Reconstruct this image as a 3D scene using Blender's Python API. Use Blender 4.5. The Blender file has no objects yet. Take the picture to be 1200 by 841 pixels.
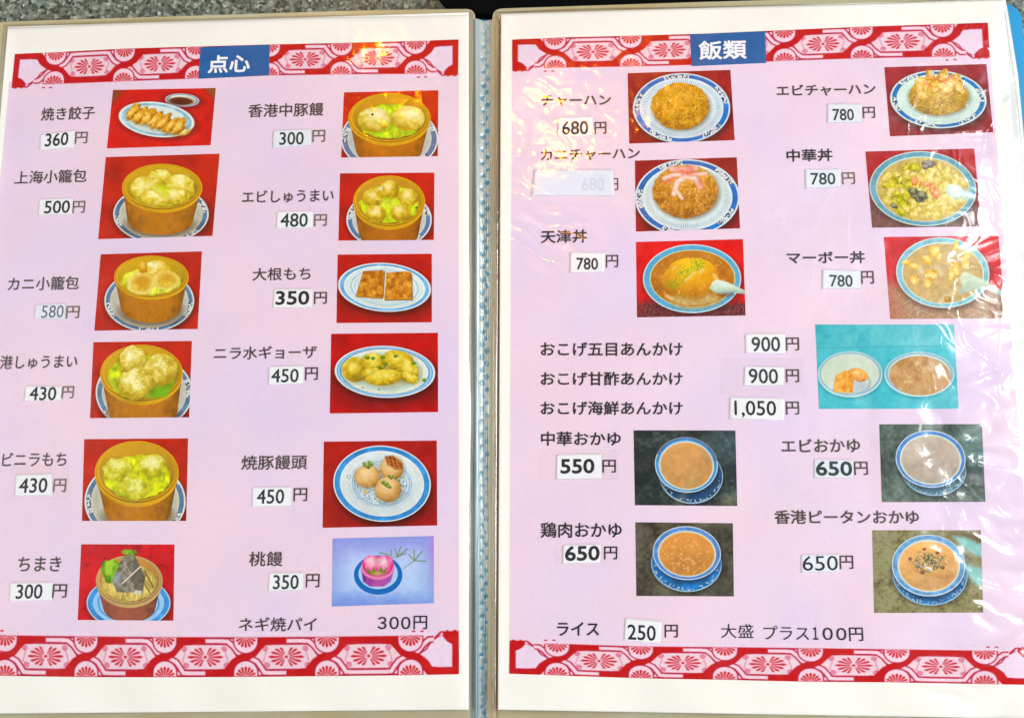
import bpy, math
import numpy as np

# ------------------------------------------------------------------ camera, world, lamps, exposure
S = bpy.context.scene
COL = S.collection
CAM_LOC = np.array((3.21844758e-02, 8.11051418e-02, 3.86234249e-01))
CAM_ROT = (1.55823206e-01, 5.59023804e-02, -1.02949689e-03)
FOCAL = 1100.25                                   # in photograph pixels (photograph 1200 x 841)
cd = bpy.data.cameras.new('camera'); cam = bpy.data.objects.new('camera', cd); COL.objects.link(cam)
cam.location = CAM_LOC; cam.rotation_euler = CAM_ROT
cd.sensor_width = 36; cd.lens = 36 * FOCAL / 1200; cd.clip_start = .01; cd.clip_end = 50
S.camera = cam
S.render.engine = 'CYCLES'
S.cycles.max_bounces = 8; S.cycles.transparent_max_bounces = 12; S.cycles.caustics_reflective = False; S.cycles.caustics_refractive = False
S.view_settings.view_transform = 'Standard'; S.view_settings.look = 'None'; S.view_settings.gamma = 1
S.view_settings.exposure = .07
W = bpy.data.worlds.new('World'); S.world = W; W.use_nodes = True
W.node_tree.nodes['Background'].inputs[0].default_value = (.96, .985, 1, 1)
W.node_tree.nodes['Background'].inputs[1].default_value = .08

def area_lamp(name, loc, target, sx, sy, power, colour, shape='RECTANGLE'):
    l = bpy.data.lights.new(name, 'AREA'); l.shape = shape; l.size = sx
    if shape == 'RECTANGLE': l.size_y = sy
    l.energy = power; l.color = colour
    o = bpy.data.objects.new(name, l); COL.objects.link(o); o.location = loc
    from mathutils import Vector
    o.rotation_euler = (Vector(target) - Vector(loc)).to_track_quat('-Z', 'Y').to_euler()
area_lamp('window_light', (1.72, .46, 1.30), (.1, .15, 0), .90, 1.5, 68, (.92, .97, 1))
area_lamp('side_fill_light', (-2.5, .30, 1.10), (-.05, .15, 0), 1.2, 1.8, 84, (.95, .975, 1))  # added soft fill from the left, not a known window
area_lamp('front_fill_light', (.05, -2.2, 1.25), (0, .15, 0), 2.0, 1.0, 54, (.95, .975, 1))  # added fill from the front to even out the light on the sheets
area_lamp('pendant_lamp', (.06, .61, .90), (.02, .2, 0), .046, .046, 1.15, (1, .33, .0), 'DISK')
area_lamp('pendant_lamp', (-.29, .81, .95), (-.05, .25, 0), .036, .036, .50, (1, .36, .0), 'DISK')
PANEL = (236, 212, 231)
# zoom windows the prints were measured in: origin in the photograph and scale
WIN = dict(A=(115, 95, 4.427), B=(100, 285, 4.005), C=(85, 505, 3.657), D=(385, 95, 4.313), E=(380, 290, 4.206), F=(370, 505, 4.005),
           G=(725, 75, 4.206), H=(735, 275, 8.0), I=(1005, 70, 4.206), J=(1025, 265, 7.27), K=(945, 370, 3.655), L=(735, 495, 4.007), M=(1010, 610, 7.316))
# printed dish photographs: painter, window, four corners (top left, top right, bottom right, bottom left), sheet, label
DISHES = [
 ('gyoza', 'A', ((77, 47), (610, 37), (583, 333), (45, 350)), 0, 'printed photo of fried dumplings on an oval plate with a dip dish'),
 ('shanghai_dumplings', 'A', ((40, 395), (630, 377), (593, 803), (0, 820)), 0, 'printed photo of soup dumplings in a steamer, second from the top left'),
 ('crab_dumplings', 'B', ((72, 52), (547, 38), (527, 402), (42, 410)), 0, 'printed photo of soup dumplings with flat pale rims in a steamer'),
 ('pork_shumai', 'B', ((38, 464), (500, 458), (487, 816), (22, 820)), 0, 'printed photo of three large ragged shumai in a steamer'),
 ('chive_cakes', 'C', ((50, 34), (495, 31), (487, 384), (40, 384)), 0, 'printed photo of green chive cakes in a steamer'),
 ('leaf_parcel', 'C', ((37, 484), (437, 485), (432, 811), (22, 808)), 0, 'printed photo of a leaf wrapped rice parcel in a steamer'),
 ('pork_buns', 'D', ((78, 58), (555, 47), (552, 380), (64, 387)), 0, 'printed photo of two pleated buns in a steamer'),
 ('shrimp_shumai', 'D', ((58, 467), (535, 463), (532, 803), (50, 806)), 0, 'printed photo of five small shumai in a steamer'),
 ('radish_cake', 'E', ((66, 35), (530, 31), (530, 368), (60, 372)), 0, 'printed photo of two browned square cakes on an oval plate'),
 ('chive_gyoza', 'E', ((34, 425), (560, 420), (561, 810), (27, 817)), 0, 'printed photo of boiled yellow dumplings on an oval plate'),
 ('baked_buns', 'F', ((38, 49), (568, 44), (570, 442), (32, 453)), 0, 'printed photo of three round baked buns on a blue rimmed plate'),
 ('peach_bun', 'F', ((79, 503), (554, 491), (554, 806), (75, 822)), 0, 'printed pale blue photo of a pink bowl with a peach bun'),
 ('fried_rice', 'G', ((44, 46), (551, 30), (572, 376), (52, 393)), 1, 'printed photo of a plain mound of fried rice'),
 ('crab_fried_rice', 'G', ((80, 477), (582, 460), (598, 810), (85, 826)), 1, 'printed photo of fried rice topped with crab sticks'),
 ('egg_bowl', 'H', ((82, 68), (1085, 42), (1110, 757), (92, 774)), 1, 'printed photo of a yellow omelette bowl with a white spoon on red'),
 ('shrimp_fried_rice', 'I', ((132, 38), (635, 22), (669, 358), (160, 378)), 1, 'printed photo of fried rice topped with shrimps'),
 ('chinese_bowl', 'I', ((38, 453), (575, 438), (610, 822), (72, 828)), 1, 'printed photo of a mixed vegetable and seafood bowl'),
 ('tofu_bowl', 'J', ((78, 92), (1055, 83), (1115, 785), (133, 790)), 1, 'printed photo of a tofu bowl with a pale spoon'),
 ('crispy_rice_bowls', 'K', ((38, 37), (632, 37), (652, 397), (54, 398)), 1, 'printed turquoise photo of two bowls side by side'),
 ('plain_congee', 'L', ((30, 36), (508, 37), (517, 391), (36, 387)), 1, 'printed dark photo of a plain congee bowl'),
 ('chicken_congee', 'L', ((38, 467), (496, 472), (501, 815), (43, 813)), 1, 'printed photo of an orange congee bowl on a blue saucer'),
 ('shrimp_congee', 'K', ((312, 464), (752, 463), (767, 796), (323, 797)), 1, 'printed dark photo of a greyish congee bowl under crumpled film'),
 ('egg_congee', 'M', ((88, 80), (1020, 80), (1040, 785), (105, 788)), 1, 'printed photo of congee with dark egg crumbs in its middle'),
]
# ------------------------------------------------------------------ printing inks
# Printed pictures and patterns are computed per vertex: every function below fills
# an array of sRGB colours for the points (X, Y) of one print.
def hash2(xi, yi, seed):
    h = (xi.astype(np.int64) * 374761393 + yi.astype(np.int64) * 668265263 + seed * 144269503) & 0xffffffff
    h = ((h ^ (h >> 13)) * 1274126177) & 0xffffffff
    return ((h ^ (h >> 16)) & 0xffffff) / float(0xffffff)

def vnoise(x, y, seed=0):
    xi = np.floor(x); yi = np.floor(y); fx = x - xi; fy = y - yi
    fx = fx * fx * (3 - 2 * fx); fy = fy * fy * (3 - 2 * fy)
    a = hash2(xi, yi, seed); b = hash2(xi + 1, yi, seed)
    c = hash2(xi, yi + 1, seed); d = hash2(xi + 1, yi + 1, seed)
    return (a + (b - a) * fx) * (1 - fy) + (c + (d - c) * fx) * fy

def fbm(x, y, seed=0, octaves=3):
    s = 0; a = 1.0; t = 0
    for k in range(octaves):
        s = s + a * vnoise(x, y, seed + k * 17); t += a; a *= .55; x = x * 2.03; y = y * 2.03
    return s / t

def rgb(*c): return np.array(c, float) / 255.

class Print:
    def __init__(s, X, Y, sc, bg):
        s.X = X; s.Y = Y; s.sc = sc
        s.C = np.empty(X.shape + (3,)); s.C[:] = rgb(*bg)
    def n(s, size, seed=0, octaves=3): return fbm(s.X / size, s.Y / size, seed, octaves)
    def m(s, d, soft=None):
        soft = (soft or .9) * s.sc
        return np.clip(.5 - d / soft, 0, 1)
    def over(s, mask, col):
        col = np.asarray(col, float)
        if col.ndim == 1 and col.max() > 1.5: col = col / 255.
        s.C = s.C * (1 - mask[..., None]) + col * mask[..., None]
    def mul(s, mask, col):
        col = rgb(*col); s.C = s.C * (1 + (col - 1) * mask[..., None])
    def mix(s, t, *cols):
        t = np.clip(t, 0, 1) * (len(cols) - 1); cols = np.array(cols) / 255.
        i = np.minimum(t.astype(int), len(cols) - 2); f = (t - i)[..., None]
        return cols[i] * (1 - f) + cols[i + 1] * f
    def er(s, cx, cy, rx, ry, rot=0):
        a = math.radians(rot); x = s.X - cx; y = s.Y - cy
        u = (x * math.cos(a) + y * math.sin(a)) / rx; v = (-x * math.sin(a) + y * math.cos(a)) / ry
        return u, v, np.sqrt(u * u + v * v)
    def ed(s, cx, cy, rx, ry, rot=0):
        return (s.er(cx, cy, rx, ry, rot)[2] - 1) * min(rx, ry)
    def sharpen(s, k=.55):
        C = s.C; B = np.pad(C, ((1, 1), (1, 1), (0, 0)), 'edge'); B = (B[:-2] + B[1:-1] * 2 + B[2:]) / 4; B = (B[:, :-2] + B[:, 1:-1] * 2 + B[:, 2:]) / 4
        B = np.pad(B, ((1, 1), (1, 1), (0, 0)), 'edge'); B = (B[:-2] + B[1:-1] * 2 + B[2:]) / 4; B = (B[:, :-2] + B[:, 1:-1] * 2 + B[:, 2:]) / 4
        s.C = np.clip(C + k * 2 * (C - B), .01, 1)
    def ell(s, cx, cy, rx, ry, col, rot=0, soft=None, a=1.0):
        s.over(s.m(s.ed(cx, cy, rx, ry, rot), soft) * a, col)
    def ring(s, cx, cy, rx, ry, w, col, rot=0, soft=None, a=1.0, seg=None):
        u, v, r = s.er(cx, cy, rx, ry, rot)
        mk = s.m(np.abs(r - 1) * min(rx, ry) - w / 2, soft) * a
        if seg is not None: mk = mk * seg(np.arctan2(v, u))
        s.over(mk, col)
    def pd(s, pts):
        P = np.array(pts, float); d = np.full(s.X.shape, 1e9); ins = np.zeros(s.X.shape, bool)
        for (x0, y0), (x1, y1) in zip(P, np.roll(P, -1, 0)):
            dx, dy = x1 - x0, y1 - y0
            t = np.clip(((s.X - x0) * dx + (s.Y - y0) * dy) / (dx * dx + dy * dy + 1e-9), 0, 1)
            d = np.minimum(d, np.hypot(s.X - x0 - t * dx, s.Y - y0 - t * dy))
            if y0 != y1:
                ins ^= ((y0 > s.Y) != (y1 > s.Y)) & (s.X < dx * (s.Y - y0) / dy + x0)
        return np.where(ins, -d, d)
    def poly(s, pts, col, soft=None, a=1.0): s.over(s.m(s.pd(pts), soft) * a, col)
    def ld(s, pts):
        d = np.full(s.X.shape, 1e9)
        for (x0, y0), (x1, y1) in zip(pts[:-1], pts[1:]):
            dx, dy = x1 - x0, y1 - y0
            t = np.clip(((s.X - x0) * dx + (s.Y - y0) * dy) / (dx * dx + dy * dy + 1e-9), 0, 1)
            d = np.minimum(d, np.hypot(s.X - x0 - t * dx, s.Y - y0 - t * dy))
        return d
    def line(s, pts, w, col, soft=None, a=1.0): s.over(s.m(s.ld(pts) - w / 2, soft) * a, col)
    def vivid(s, k=1.14):
        g = s.C.mean(-1, keepdims=True); s.C = np.clip(g + (s.C - g) * k, .012, 1)
    def grain(s, amt=.03, seed=0):
        g = hash2(np.floor(s.X / (s.sc * .8)), np.floor(s.Y / (s.sc * .8)), seed + 5) - .5
        g2 = fbm(s.X / (s.sc * 4), s.Y / (s.sc * 4), seed + 9, 2) - .5
        s.C = np.clip(s.C * (1 + amt * 2 * g[..., None] + amt * 2.2 * g2[..., None]), 0.012, 1)
    # -------- food
    def lump(s, cx, cy, rx, ry, lo, base, hi, seed=0, pleats=0, rot=0, rough=.25, edge=.12, top=(-.1, -.35), a=1.0):
        u, v, r = s.er(cx, cy, rx, ry, rot)
        th = np.arctan2(v, u)
        wob = (fbm(np.cos(th) * 1.7 + 9 + seed, np.sin(th) * 1.7 + 4, seed, 2) - .5) * edge * 2
        mk = s.m((r - 1 - wob) * min(rx, ry), 1.6) * a
        lit = 1.07 - np.hypot(u - top[0], v - top[1]) * .74
        lit = lit + (s.n(min(rx, ry) * .55, seed + 3) - .5) * rough * 2
        if pleats:
            lit = lit + .10 * np.sin(th * pleats + 9 * (s.n(rx * .6, seed + 6, 2)) + r * 3.5) * np.clip(r * 1.6, 0, 1) * (.4 + 1.2 * s.n(rx * .5, seed + 8, 2))
        lit = lit + (s.n(2.6 * s.sc, seed + 11, 2) - .5) * .16
        s.over(mk, s.mix(lit, lo, base, hi))
    def shade(s, cx, cy, rx, ry, a, col=(30, 10, 0), soft=9, rot=0):
        s.over(s.m(s.ed(cx, cy, rx, ry, rot), soft) * a, col)
    def plate(s, cx, cy, rx, ry, rot=0, rim=(60, 120, 185), body=(222, 228, 224), band=(.86, .97), segs=None, flutes=0, edge=(225, 230, 230), well=None):
        s.shade(cx + rx * .02, cy + ry * .1, rx * 1.02, ry * 1.02, .55, soft=8, rot=rot)
        s.ell(cx, cy, rx, ry, edge, rot)
        u, v, r = s.er(cx, cy, rx, ry, rot); th = np.arctan2(v, u)
        mid = (band[0] + band[1]) / 2; hw = (band[1] - band[0]) / 2
        k = 1 if segs is None else segs(th)
        s.over(s.m((np.abs(r - mid) - hw) * min(rx, ry)) * k, s.mix(s.n(8 * s.sc, 3), np.array(rim) * .82, rim, np.minimum(np.array(rim) * 1.18 + 10, 255)))
        s.over(s.m((r - band[0]) * min(rx, ry)), s.mix(s.n(18 * s.sc, 8) * .6 + .3 - v * .15, np.array(body) * .86, body, np.minimum(np.array(body) * 1.08, 255)))
        if flutes:
            f = np.clip(np.sin(th * flutes) * 3, 0, 1) * np.clip(1 - np.abs(r - band[0] + .10) / .08, 0, 1)
            s.over(f * .55, (120, 145, 165))
        if segs is not None:
            k2 = (1 - segs(th)) * s.m((np.abs(r - mid) - hw) * min(rx, ry))
            t = np.clip((s.n(1.6 * s.sc, 31, 2) - .47) * 7, 0, 1)
            s.over(k2 * .9, (205, 212, 212)); s.over(k2 * t * .85, np.array(rim) * .6)
        if well:
            for (w0, w1, al) in well: s.over(s.m((np.abs(r - (w0 + w1) / 2) - (w1 - w0) / 2) * min(rx, ry)) * al, rim)
    def steamer(s, rim, bot, wallh=.16, gold=(220, 168, 0), wall=(184, 148, 20), bodyc=(172, 112, 0), leaf=(196, 200, 40), inner=.90, content=(0, .2, .78, .64), rot=0, weave=True):
        cx, cy, rx, ry = rim; bx, by, brx, bry = bot
        pts = [(cx - rx * math.cos(t), cy - 0 * t) for t in (0,)]
        pts = [(cx - rx * .985, cy)] + [(bx - brx * .95 * math.cos(t), by - bry * .12 + bry * 1.12 * math.sin(t)) for t in np.linspace(.1, math.pi - .1, 24)] + [(cx + rx * .985, cy)]
        mk = s.m(s.pd(pts))
        gx = (s.X - cx) / rx
        t = .74 - .5 * np.abs(gx + .05) ** 2 - .18 * (s.Y - cy) / (by + bry - cy) + (s.n(7 * s.sc, 12) - .5) * .35
        if weave: t = t + (vnoise(s.X / (3 * s.sc), s.Y / (9 * s.sc), 4) - .5) * .12
        b = np.array(bodyc)
        s.over(mk, s.mix(t, b * .55, b, np.minimum(b * 1.22, 255)))
        g = np.array(gold)
        # band under the lip, groove, lip
        s.over(s.m(s.ed(cx, cy + ry * wallh * .5, rx * .985, ry, rot)) * (s.Y > cy - 5) , s.mix(.5 + .3 * gx + (s.n(5 * s.sc, 2) - .5) * .5, g * .72, g * .92, g))
        s.ell(cx, cy, rx, ry, g * .95, rot)
        s.over(s.m(s.ed(cx, cy - ry * .005, rx * .965, ry * .955, rot)), g * .70)
        s.over(s.m(s.ed(cx, cy - ry * .03, rx * .955, ry * .925, rot)), s.mix(.6 - .3 * gx, g * .8, g))
        w = np.array(wall)
        u, v, r = s.er(cx, cy - ry * .03, rx * inner, ry * inner * .985, rot)
        s.over(s.m((r - 1) * min(rx, ry)), s.mix(.55 - .4 * v - .15 * u + (s.n(9 * s.sc, 21) - .5) * .35, w * .72, w, np.minimum(w * 1.12, 255)))
        kx, ky, kr, kq = content
        l = np.array(leaf)
        s.over(s.m((s.er(cx + kx * rx, cy + ky * ry, rx * kr, ry * kq, rot)[2] - 1 + (s.n(6 * s.sc, 6) - .5) * .2) * min(rx, ry), 2.5),
               s.mix(s.n(7 * s.sc, 14, 2) * 1.3 - .15, l * .80, l, np.minimum(l * 1.12 + 12, 255)))
        vein = np.clip((fbm(s.X / (2.2 * s.sc), s.Y / (9 * s.sc), 44, 2) - .58) * 6, 0, 1) * s.m((s.er(cx + kx * rx, cy + ky * ry, rx * kr * .92, ry * kq * .92, rot)[2] - 1) * min(rx, ry), 4)
        s.over(vein * .55, np.minimum(l * 1.1 + 40, 255))

def seg_ring(k, frac, ph=0):
    return lambda th: (np.mod(th * k / (2 * math.pi) + ph, 1) < frac).astype(float)

GOLD = (224, 160, 10)
def red_ground(p, c=(186, 36, 14), seed=1):
    c = np.array(c)
    p.over(np.ones(p.X.shape), p.mix(p.n(22 * p.sc, seed), c * .84, c, np.minimum(c * 1.1 + 6, 255)))

def gyoza(p):                                                        # zoom A
    red_ground(p, (196, 30, 8))
    p.poly([(60, 30), (150, 30), (70, 130)], (120, 80, 40), 5, .7); p.poly([(540, 30), (640, 30), (600, 100)], (130, 90, 45), 5, .8)
    p.plate(436, 100, 88, 34, 3, rim=(120, 150, 170), body=(214, 214, 200), band=(.8, .93))
    p.ell(430, 105, 62, 20, (112, 56, 14), 3, 1.5); p.shade(425, 110, 40, 12, .5)
    p.plate(303, 200, 198, 90, 7, rim=(150, 190, 205), body=(214, 228, 222), band=(.78, .92), edge=(226, 234, 228))
    p.ell(300, 222, 130, 45, (196, 214, 196), 7, 6, .6)
    for k in range(7):
        x = 182 + 40 * k; y = 150 + 13 * k + (6 if k % 2 else 0)
        p.shade(x + 16, y + 36, 40, 22, .4, (90, 60, 0), 8)
        p.lump(x + 20, y + 38, 34, 17, (170, 130, 30), (224, 192, 100), (248, 234, 180), 60 + k, 0, -10, .3, .2)
        p.lump(x, y + 8, 52, 25, (140, 80, 2), (206, 144, 16), (244, 210, 110), 30 + k, 2, -54 + 5 * (k % 3), .5, .26)
        p.line([(x + 18, y - 26), (x + 2, y + 6), (x - 16, y + 34)], 5, (240, 206, 110), 3, .55)

def xlb_base(p, rim, bot, plate, segs, **k):
    red_ground(p, (178, 40, 8))
    p.plate(*plate, rim=(92, 122, 150), body=(196, 192, 170), band=(.87, .965), segs=segs, flutes=90, edge=(214, 216, 208))
    p.shade(bot[0], bot[1] + bot[3] * .25, bot[2] * 1.04, bot[3], .45, (60, 30, 0), 6)
    p.steamer(rim, bot, **k)

def shanghai_dumplings(p):                                           # zoom A
    xlb_base(p, (332, 552, 208, 122), (322, 735, 178, 62), (326, 690, 248, 152), seg_ring(6, .62, .05), leaf=(190, 180, 40))
    for i, (x, y, a, b, pl) in enumerate([(325, 495, 58, 38, 7), (425, 538, 78, 56, 8), (240, 555, 78, 56, 8), (395, 595, 80, 44, 6), (296, 608, 78, 40, 6)]):
        p.shade(x, y + 6, a * 1.02, b, .35, (120, 90, 0), 6)
        p.lump(x, y, a, b, (180, 150, 20), (220, 198, 64), (248, 240, 164), 50 + i, pl, 0, .5, .2)
    p.ell(330, 562, 34, 22, (206, 216, 30), 20, 8, .9)
    for (x, y) in ((270, 535), (430, 510), (310, 625), (380, 600)): p.ell(x, y, 22, 7, (244, 226, 160), -30, 5, .8)
    p.poly([(255, 520), (285, 540), (345, 580), (310, 578)], (240, 232, 150), 4, .7)

def crab_dumplings(p):                                               # zoom B
    xlb_base(p, (310, 158, 175, 100), (308, 305, 150, 68), (300, 270, 211, 145), seg_ring(5, .6, .55), leaf=(206, 212, 60))
    for i, (x, y, a, b) in enumerate([(335, 125, 62, 42), (262, 185, 62, 52), (378, 170, 58, 46)]):
        p.lump(x, y, a, b, (186, 146, 20), (228, 200, 76), (250, 242, 190), 70 + i, 4, 0, .45, .16)
    p.ring(262, 190, 55, 44, 16, (240, 222, 140), 0, 3, .8); p.ell(268, 178, 40, 28, (196, 142, 14), 0, 6, .85)
    p.ring(380, 175, 50, 38, 14, (240, 222, 140), 0, 3, .7); p.ell(382, 160, 36, 22, (200, 146, 20), 0, 6, .8)
    p.lump(270, 112, 22, 30, (180, 120, 10), (214, 160, 30), (236, 200, 90), 77, 3)

def pork_shumai(p):                                                  # zoom B
    xlb_base(p, (264, 612, 194, 136), (270, 795, 170, 80), (276, 700, 228, 180), seg_ring(5, .6, .9), leaf=(190, 206, 20), content=(-.02, .12, .80, .72))
    p.over(p.m(p.pd([(300, 690), (420, 650), (380, 720), (310, 730)]), 4), (120, 170, 10))
    for i, (x, y, a, b) in enumerate([(222, 552, 68, 72), (352, 592, 80, 72), (236, 660, 84, 72)]):
        p.shade(x + 3, y + 10, a * 1.05, b, .5, (90, 80, 0), 7)
        p.lump(x, y, a, b, (170, 142, 20), (216, 196, 72), (250, 242, 176), 90 + i, 0, 0, .7, .2)
        p.over(np.clip((p.n(15, 97 + i, 2) - .55) * 5, 0, 1) * p.m(p.ed(x, y + 6, a * .86, b * .82), 8) * .3, (170, 136, 40))
        p.over(np.clip((p.n(11, 95 + i) - .6) * 6, 0, 1) * p.m(p.ed(x, y - 10, a * .8, b * .7), 8) * .7, (252, 244, 206))

def chive_cakes(p):                                                  # zoom C
    xlb_base(p, (275, 178, 180, 136), (280, 350, 150, 70), (268, 300, 217, 175), seg_ring(5, .6, .35), leaf=(206, 212, 16), content=(0, .14, .8, .68), wall=(182, 140, 34))
    for i, (x, y, a, b) in enumerate([(192, 160, 62, 50), (345, 150, 62, 52), (262, 245, 62, 52)]):
        p.shade(x, y + 8, a * 1.05, b, .35, (100, 110, 0), 8)
        p.lump(x, y, a, b, (160, 152, 14), (206, 198, 50), (246, 242, 160), 110 + i, 0, 0, .8, .24, a=.85)
        p.over(np.clip((p.n(16, 115 + i) - .55) * 5, 0, 1) * p.m(p.ed(x, y, a * .8, b * .7), 8) * .35, (140, 140, 20))
    p.ell(345, 140, 22, 14, (246, 240, 190), 0, 8, .8)

def leaf_parcel(p):                                                  # zoom C
    red_ground(p, (188, 28, 34), 3)
    p.over(np.clip((p.n(26, 5) - .6) * 4, 0, 1) * .5, (120, 12, 20))
    p.plate(240, 735, 180, 112, 0, rim=(70, 140, 200), body=(150, 195, 225), band=(.84, .97), edge=(180, 210, 230), well=[(.7, .74, .8), (.6, .63, .5)])
    p.steamer((243, 640, 143, 108), (243, 760, 118, 60), gold=(206, 172, 112), wall=(176, 130, 66), bodyc=(146, 84, 62), leaf=(190, 170, 90), content=(0, .1, .82, .74))
    p.lump(170, 598, 46, 52, (66, 110, 10), (110, 160, 30), (160, 200, 60), 5, 0, 0, .7, .3)
    p.lump(240, 520, 34, 14, (70, 110, 20), (120, 150, 40), (160, 180, 70), 6, 0, 0, .7, .3)
    p.poly([(215, 535), (265, 530), (312, 620), (300, 690), (190, 690), (172, 640)], p.mix(p.n(16, 4) * 1.3 - .1, (74, 72, 58), (128, 122, 104), (170, 160, 150)), 2)
    p.poly([(262, 535), (312, 620), (300, 690), (250, 640)], (84, 78, 62), 3, .55)
    p.line([(215, 650), (290, 580)], 6, (214, 204, 190)); p.line([(222, 560), (250, 610)], 4, (190, 180, 166), a=.6)
    p.ell(190, 630, 16, 26, (150, 170, 180), 20, 6, .7); p.poly([(270, 680), (298, 684), (290, 702), (262, 695)], (206, 206, 186), 2)
    p.line([(310, 600), (345, 665)], 7, (120, 84, 40), a=.8); p.line([(300, 640), (330, 690)], 5, (96, 70, 40), a=.7)

def pork_buns(p):                                                    # zoom D
    red_ground(p, (190, 44, 8))
    p.plate(308, 292, 246, 170, 0, rim=(104, 118, 150), body=(196, 194, 184), band=(.86, .97), segs=seg_ring(5, .62, .2), flutes=80)
    p.steamer((308, 190, 208, 128), (306, 350, 178, 90), bodyc=(174, 106, 0), leaf=(178, 206, 30), content=(0, .12, .76, .68), wall=(176, 132, 30))
    for i, (x, y) in enumerate([(232, 196), (402, 190)]):
        p.shade(x, y + 10, 82, 60, .4, (90, 110, 0), 8)
        p.lump(x, y, 84, 62, (172, 146, 26), (222, 204, 100), (248, 242, 196), 130 + i, 5, 0, .22, .05, (.1, -.45))
        for k in range(7):
            t = -2.6 + k * .36; p.line([(x + 14, y - 36), (x + 14 + 62 * math.cos(t + .9), y - 30 + 42 * math.sin(t + 1.9))], 3.5, (250, 240, 200), 2, .5)
    p.ell(222, 170, 6, 6, (40, 34, 10))

def shrimp_shumai(p):                                                # zoom D
    red_ground(p, (180, 32, 10))
    p.plate(306, 700, 216, 150, 0, rim=(92, 128, 170), body=(202, 200, 188), band=(.86, .965), segs=seg_ring(5, .6, .1), flutes=80)
    p.steamer((306, 610, 182, 132), (304, 775, 160, 80), leaf=(196, 214, 16), bodyc=(164, 100, 2), content=(0, .1, .82, .72), wall=(178, 134, 36))
    for i, (x, y) in enumerate([(308, 548), (222, 588), (400, 588), (240, 670), (362, 664)]):
        p.shade(x, y + 6, 48, 42, .4, (110, 110, 0), 6)
        p.lump(x, y, 52, 45, (158, 126, 6), (208, 176, 44), (240, 224, 126), 150 + i, 4, 0, .5, .16)
        p.ell(x - 4, y - 12, 14, 7, (240, 224, 190), 10, 5, .7)
    for k in range(3): p.line([(262, 600 + 16 * k), (310, 608 + 15 * k), (340, 600 + 16 * k)], 7, (222, 232, 110), 3, .7)
    p.ell(262, 543, 12, 9, (236, 230, 200), 0, 3); p.ell(446, 640, 7, 5, (70, 80, 10))

def radish_cake(p):                                                  # zoom E
    red_ground(p, (180, 26, 8))
    p.shade(310, 270, 215, 70, .55, (50, 20, 10), 26)
    p.plate(297, 196, 230, 120, 4, rim=(110, 170, 212), body=(222, 230, 222), band=(.87, .955), well=[(.735, .75, .6), (.70, .72, .7), (.63, .65, .6), (.56, .58, .5), (.8, .81, .5)])
    for pts, sd in (([(192, 116), (296, 112), (290, 232), (284, 246), (155, 236)], 3), ([(306, 124), (420, 116), (430, 130), (434, 252), (296, 254)], 4)):
        p.poly([(x + 3, y + 7) for x, y in pts], (110, 60, 4), 2)
        p.poly(pts, p.mix(p.n(20, sd) * 1.5 - .25, (150, 84, 6), (192, 124, 20), (224, 172, 74)), 1.3)
    p.line([(155, 238), (284, 248)], 6, (206, 150, 30), 1.5, .8); p.line([(296, 254), (434, 253)], 6, (206, 150, 30), 1.5, .8)

def chive_gyoza(p):                                                  # zoom E
    red_ground(p, (176, 14, 8))
    p.shade(310, 690, 220, 78, .7, (50, 16, 4), 30)
    p.plate(299, 612, 248, 128, 2, rim=(86, 158, 205), body=(220, 228, 208), band=(.86, .905), well=[(.92, .96, .8), (.72, .735, .5), (.66, .68, .5), (.6, .62, .4)])
    L = [(150, 600, 62, 60), (245, 570, 62, 50), (360, 560, 78, 52), (410, 605, 60, 46), (235, 625, 60, 36), (300, 640, 92, 40), (420, 640, 46, 26)]
    for i, (x, y, a, b) in enumerate(L):
        p.shade(x + 3, y + 8, a, b, .4, (90, 80, 0), 8)
        p.lump(x, y, a, b, (146, 118, 8), (206, 178, 30), (238, 222, 110), 170 + i, 6, (-20, 10, 15, 40, 0, -8, 30)[i], .36, .14)
    p.ring(150, 600, 40, 40, 10, (150, 120, 10), 0, 6, .5)
    p.line([(215, 642), (260, 612), (330, 606), (372, 620)], 7, (236, 214, 90), 3, .7)
    for (x, y) in ((212, 542), (240, 545), (288, 540), (352, 535), (270, 590), (440, 570), (492, 652), (300, 575)): p.lump(x, y, 10, 8, (40, 90, 10), (80, 130, 20), (110, 150, 40), int(x), 0, 0, .5, .3)
    p.ell(190, 690, 4, 3, (90, 100, 30)); p.ell(270, 698, 4, 4, (90, 100, 30))

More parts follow.
